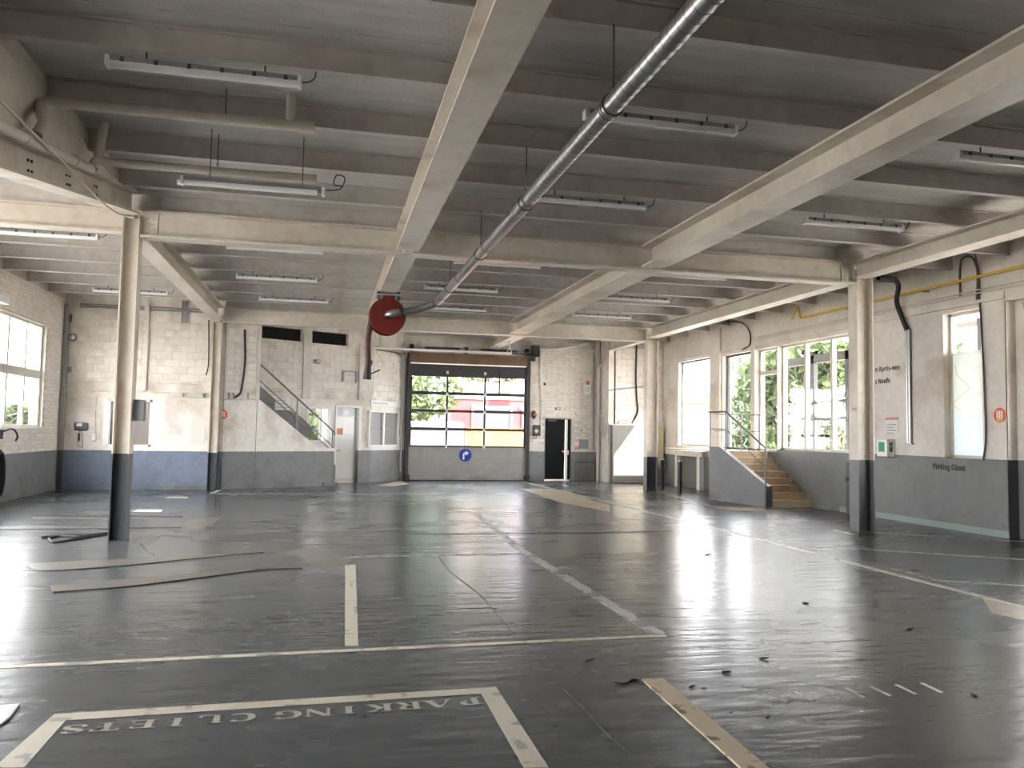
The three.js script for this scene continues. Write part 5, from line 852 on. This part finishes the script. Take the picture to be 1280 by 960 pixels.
// debris
{
  const leaf = (x, y, s, label) => { const p = onY(x, y), g = new THREE.SphereGeometry(s * 0.75, 8, 5).scale(1, 0.16, 0.45); g.rotateY(rnd() * 3); const q = g.attributes.position; for (let i = 0; i < q.count; i++) q.setY(i, q.getY(i) + 0.3 * s * Math.sin(q.getX(i) * 9 / s * 0.2) * 0.3); g.computeBoundingBox(); g.translate(p.x, -g.boundingBox.min.y + 0.001, p.z); g.computeVertexNormals(); T('floor_scrap', label, 'scrap', [['scrap', g, mRubber]], { group: 'dark scraps littering the floor' }); };
  for (const [x, y, s] of [[452, 896, 0.05], [125, 911, 0.045], [749, 698, 0.06], [748, 702, 0.05], [667, 664, 0.06], [738, 826, 0.06], [865, 859, 0.04], [880, 861, 0.03], [908, 841, 0.05], [955, 824, 0.05], [960, 897, 0.035], [885, 694, 0.07], [1138, 787, 0.06], [1218, 870, 0.05], [694, 908, 0.02], [914, 891, 0.02], [783, 712, 0.05], [1007, 755, 0.06]]) leaf(x, y, s, 'small dark scrap lying on the painted floor');
  const c = (pts, r, label) => T('floor_cable', label, 'cable', [['cable', tube(pts.map(([x, y, h]) => onY(x, y).setY(r + (h || 0))), r, 60, 6), mRubber]]);
  c([[136, 668], [120, 671], [95, 675], [68, 679], [62, 676], [64, 673], [90, 670], [115, 669.5], [136, 667]], 0.016, 'black cable loop lying at the left column foot');
  c([[52, 673], [75, 671.5], [100, 672], [108, 671]], 0.018, 'short black cable end beside the left column');
  c([[768, 853], [780, 855], [790, 850], [798, 850.5], [802, 856]], 0.006, 'thin dark string beside the beige floor strip');
  const sh = px([0, 884], [24, 882], [12, 898], [0, 908]);
  { const s = new THREE.Shape(sh.map((p) => new THREE.Vector2(p.x, -p.z))); T('plastic_sheet', 'pale plastic sheet lying on the glossy floor', 'sheet', [['sheet', new THREE.ExtrudeGeometry(s, { depth: 0.006, bevelEnabled: true, bevelSize: 0.004, bevelThickness: 0.003 }).rotateX(-Math.PI / 2).translate(0, 0.004, 0), mat(col(0.55, 0.58, 0.6), 0.25)]]); }
}

// ================================================================ OUTSIDE
const mGround = mat(col(0.46, 0.44, 0.41), 0.9, { map: tPaint });
T('ground', 'pale paved yard outside the building', 'ground', [['paving', [bx(-60, XL - 0.3, -0.2, -0.02, -80, 40), bx(XR + 0.3, 80, -0.2, -0.02, -80, 40), bx(XL - 0.3, XR + 0.3, -0.2, -0.02, -80, ZB - 0.3), bx(XL - 0.3, XR + 0.3, -0.2, -0.02, ZN + 0.3, 40)], mGround]], { structure: true });
const mLeaf = [col(0.03, 0.065, 0.012), col(0.045, 0.075, 0.014), col(0.02, 0.05, 0.012)].map((c) => new THREE.MeshPhysicalMaterial({ color: c, roughness: 0.9, transmission: 0.35, thickness: 0, side: THREE.DoubleSide }));
const mBark = mat(col(0.16, 0.12, 0.09), 0.9);
function tree(name, label, x, z, h, r, k, n = 2600, low = 0.28, ls = 1.7) {
  const pos = [], c = V(), a = V(), b = V(), lobes = [];
  for (let i = 0; i < 9; i++) lobes.push([V(rr(-0.6, 0.6) * r, h * rr(low + 0.1, 0.9), rr(-0.6, 0.6) * r), r * rr(0.4, 0.65)]);
  for (let i = 0; i < n; i++) {
    const [p, q] = lobes[i % 9]; c.set(rr(-1, 1), rr(-1, 1), rr(-1, 1)).normalize().multiplyScalar(q * Math.cbrt(rr(0.15, 1))).add(p); if (c.y < h * low * 0.8) c.y = h * low * 0.8 + rr(0, 0.4);
    a.set(rr(-1, 1), rr(-1, 1), rr(-1, 1)).normalize().multiplyScalar(ls * rr(0.1, 0.2)); b.set(rr(-1, 1), rr(-1, 1), rr(-1, 1)).cross(a).normalize().multiplyScalar(ls * rr(0.05, 0.1));
    pos.push(c.x - a.x, c.y - a.y, c.z - a.z, c.x + b.x, c.y + b.y, c.z + b.z, c.x + a.x, c.y + a.y, c.z + a.z, c.x - a.x, c.y - a.y, c.z - a.z, c.x + a.x, c.y + a.y, c.z + a.z, c.x - b.x, c.y - b.y, c.z - b.z);
  }
  const g = new THREE.BufferGeometry(); g.setAttribute('position', new THREE.Float32BufferAttribute(pos, 3)); g.computeVertexNormals();
  const o = new THREE.Group(); o.name = numbered(name); o.position.set(x, -0.02, z); o.userData = { label, category: 'tree' };
  const f = new THREE.Mesh(uvBox(g), mLeaf[k]); f.name = 'foliage'; f.userData = { kind: 'stuff', label: 'leafy crown' }; o.add(f);
  const t = new THREE.Mesh(merge([cyl(V(0, 0, 0), V(0.1, h * 0.5, 0), 0.12, 10, 0.07), cyl(V(0.1, h * 0.5, 0), V(r * 0.4, h * 0.75, 0.2), 0.06, 8, 0.03), cyl(V(0.05, h * 0.4, 0), V(-r * 0.4, h * 0.7, -0.2), 0.06, 8, 0.03)]), mBark); t.name = 'trunk'; o.add(t);
  scene.add(shade(o)); return o;
}
// right side: trees beyond a low graffiti wall, seen through the glazing
tree('yard_tree', 'bright green tree outside the wide stair glazing', 20, -30.4, 7.5, 1.9, 1, 3000, 0.04);
tree('yard_tree', 'leafy tree outside the right end of the glazing', 20, -25.8, 7.0, 1.9, 0, 3000, 0.04);
tree('yard_tree', 'slender pale tree outside the landing door', 20, -34.4, 6.6, 1.8, 1, 2600, 0.06);
tree('yard_tree', 'deep green tree beyond the low yard wall', 26.4, -33, 8.5, 2.4, 2, 3000, 0.1);
tree('yard_tree', 'thin branched tree outside the narrow landing window', 22.2, -39.6, 6.8, 1.5, 0, 700, 0.2, 1.2);
T('yard_wall', 'pale low yard wall outside the right glazing', 'wall', [['wall', bx(23.5, 23.9, 0, 1.3, -44, -18), mat(col(0.66, 0.62, 0.55), 0.9, { map: tDirty })], ['coping', bx(23.45, 23.95, 1.3, 1.4, -44, -18), mat(col(0.7, 0.67, 0.62), 0.9)]]);
T('neighbour_house', 'grey-brown house outside the far single window', 'building', [['wall', bx(18, 26, 0, 3.6, -52, -44), mat(col(0.28, 0.26, 0.23), 0.9, { map: tDirty })], ['roof', bx(17.6, 26.4, 3.6, 4.2, -52.4, -43.6), mat(col(0.34, 0.24, 0.16), 0.9)], ['window', bx(20, 21.5, 1.6, 3.2, -44.05, -43.95), mDarkGrey], ['window', bx(23, 24.5, 1.6, 3.2, -44.05, -43.95), mDarkGrey]]);
T('yard_billboard', 'white graffiti board outside the far window', 'board', [['panel', bx(17.2, 20.6, -0.02, 1.9, -38.2, -38.1), mWhite], ['graffiti', [new THREE.TorusGeometry(0.35, 0.05, 8, 24).translate(17.9, 1.1, -38.06), new THREE.TorusGeometry(0.22, 0.05, 8, 24).translate(18.2, 0.6, -38.06)], mat(col(0.2, 0.22, 0.3), 0.8)]]);
// dark steel porch outside the wide glazing
{
  const X = XR + 1.3, zz = (x) => onX(x, 500, X).z, yy = (y) => onX(1000, y, X).y, z0 = zz(979), z1 = zz(1062), zm = zz(1018), y0 = 1.25, y1 = yy(447) , bars = [];
  T('porch_frame', 'dark steel porch frame outside the wide glazing', 'porch', [['post', bx(X - 0.06, X + 0.06, 0, y1, z0 - 0.06, z0 + 0.08), mDarkGrey], ['post', bx(X - 0.06, X + 0.06, 0, y1, zm - 0.07, zm + 0.07), mDarkGrey], ['post', bx(X - 0.06, X + 0.06, 0, y1, z1 - 0.1, z1 + 0.12), mDarkGrey],
    ['top_rail', bx(X - 0.06, X + 0.06, y1 - 0.22, y1, z0, z1 + 0.4), mDarkGrey], ['mid_rail', bx(X - 0.04, X + 0.04, yy(504) - 0.03, yy(504) + 0.05, zm, z1), mDarkGrey], ['mid_rail', bx(X - 0.04, X + 0.04, yy(524) - 0.03, yy(524) + 0.05, zm - 0.6, z1), mDarkGrey], ['base_rail', bx(X - 0.06, X + 0.06, 1.1, 1.32, z0, z1), mDarkGrey]]);
}
// canopy added to keep sun off every right-hand window but the far one
{
  const ps = [-20.6, -16.2, -11.8, -7.4, -3.0, 1.4].map((z) => ['post', bx(15.2, 15.32, -0.02, 4.62, z - 0.06, z + 0.06), mDarkGrey]);
  T('sun_block_canopy', 'flat canopy added outside right wall to block the sun', 'canopy', [['roof', bx(XR + 0.42, 15.5, 4.62, 4.76, -21.1, ZN), mat(col(0.5, 0.48, 0.44), 0.8)], ['fascia', bx(15.5, 15.56, 4.5, 4.8, -21.1, ZN), mGrey], ...ps]);
}
// behind the gate: red shop front, yellow skip, trees, white van wall
T('red_shop_front', 'red painted shop front beyond the gate', 'building', [['wall', bx(6.4, 16, 0, 3.4, -47, -42), mat(col(0.24, 0.03, 0.036), 0.8, { map: tDirty })], ['fascia', bx(6.3, 16.1, 3.4, 4.3, -47, -41.9), mat(col(0.4, 0.38, 0.34), 0.8)], ['window', bx(7.6, 9.6, 0.9, 2.9, -42.02, -41.9), mat(col(0.03, 0.026, 0.04), 0.4)], ['window', bx(10.2, 11.6, 0.9, 2.9, -42.02, -41.9), mat(col(0.03, 0.026, 0.04), 0.4)], ['window_trim', [bx(7.5, 9.7, 2.9, 3.05, -42.02, -41.88), bx(7.5, 7.6, 0.8, 2.9, -42.02, -41.88), bx(9.6, 9.7, 0.8, 2.9, -42.02, -41.88), bx(10.1, 11.7, 2.9, 3.05, -42.02, -41.88)], mWhite]]);
T('skip_container', 'orange yellow skip standing behind the gate', 'container', [['body', bx(6.4, 10, 0, 1.75, -37.4, -36), mat(col(0.42, 0.17, 0.022), 0.7, { map: tDirty })], ['rim', bx(6.3, 10.1, 1.75, 1.85, -37.45, -35.95), mat(col(0.42, 0.17, 0.022), 0.6)]]);
T('street_banner', 'blue banner on a pole above the shop', 'banner', [['panel', bx(9.6, 10.7, 4.6, 8, -40.1, -40), mat(col(0.02, 0.05, 0.3), 0.7)], ['pole', cyl(V(10.75, 0, -40.05), V(10.75, 8.2, -40.05), 0.06), mGrey]]);
tree('street_tree', 'yellow-green tree left of the shop beyond gate', 3.6, -41.5, 8.5, 3.0, 1, 3600, 0.12);
tree('street_tree', 'broad tree behind the red shop front', 9.5, -52, 11, 4.4, 1, 4200, 0.2);
T('blue_van', 'dull blue parked van beyond the left gate panes', 'van', [['body', rbx(2.9, 5.9, 0.35, 2.1, -36.6, -34.8, 0.15), mat(col(0.16, 0.19, 0.3), 0.4)], ['window', bx(3.2, 5.3, 1.35, 1.9, -34.81, -34.79), mDarkGrey], ['wheel', cyl(V(3.6, 0.31, -34.9), V(3.6, 0.31, -34.7), 0.33, 20), mRubber], ['wheel', cyl(V(5.3, 0.31, -34.9), V(5.3, 0.31, -34.7), 0.33, 20), mRubber]]);
tree('yard_shrub', 'green shrub behind the office window', officeShrub[0], officeShrub[1], 4.2, 1.5, 1, 1800, 0.02);
// left side: slatted fence, hedge and white hall
{
  const bars = []; for (let i = 0; i < 120; i++) bars.push(['bar', bx(-11.03, -10.97, 0, 2.3, -34 + i * 0.22, -33.95 + i * 0.22), mGrey]);
  T('yard_fence', 'upright bar fence outside the left windows', 'fence', [['rail', bx(-11.02, -10.98, 0.3, 0.36, -34, -7.5), mGrey], ['rail', bx(-11.02, -10.98, 2.1, 2.16, -34, -7.5), mGrey], ...bars]);
  tree('yard_shrub', 'green shrub outside the left window by the fence', -9.6, -27.5, 2.2, 1.0, 1, 1500, 0.05);
  T('white_hall', 'long white hall beyond the left fence', 'building', [['wall', bx(-32, -24, 0, 2.6, -70, 10), mat(col(0.8, 0.78, 0.75), 0.9)], ['roof', bx(-32.4, -23.6, 2.6, 2.85, -70.4, 10.4), mGrey]]);
}
renderer.render(scene, camera);
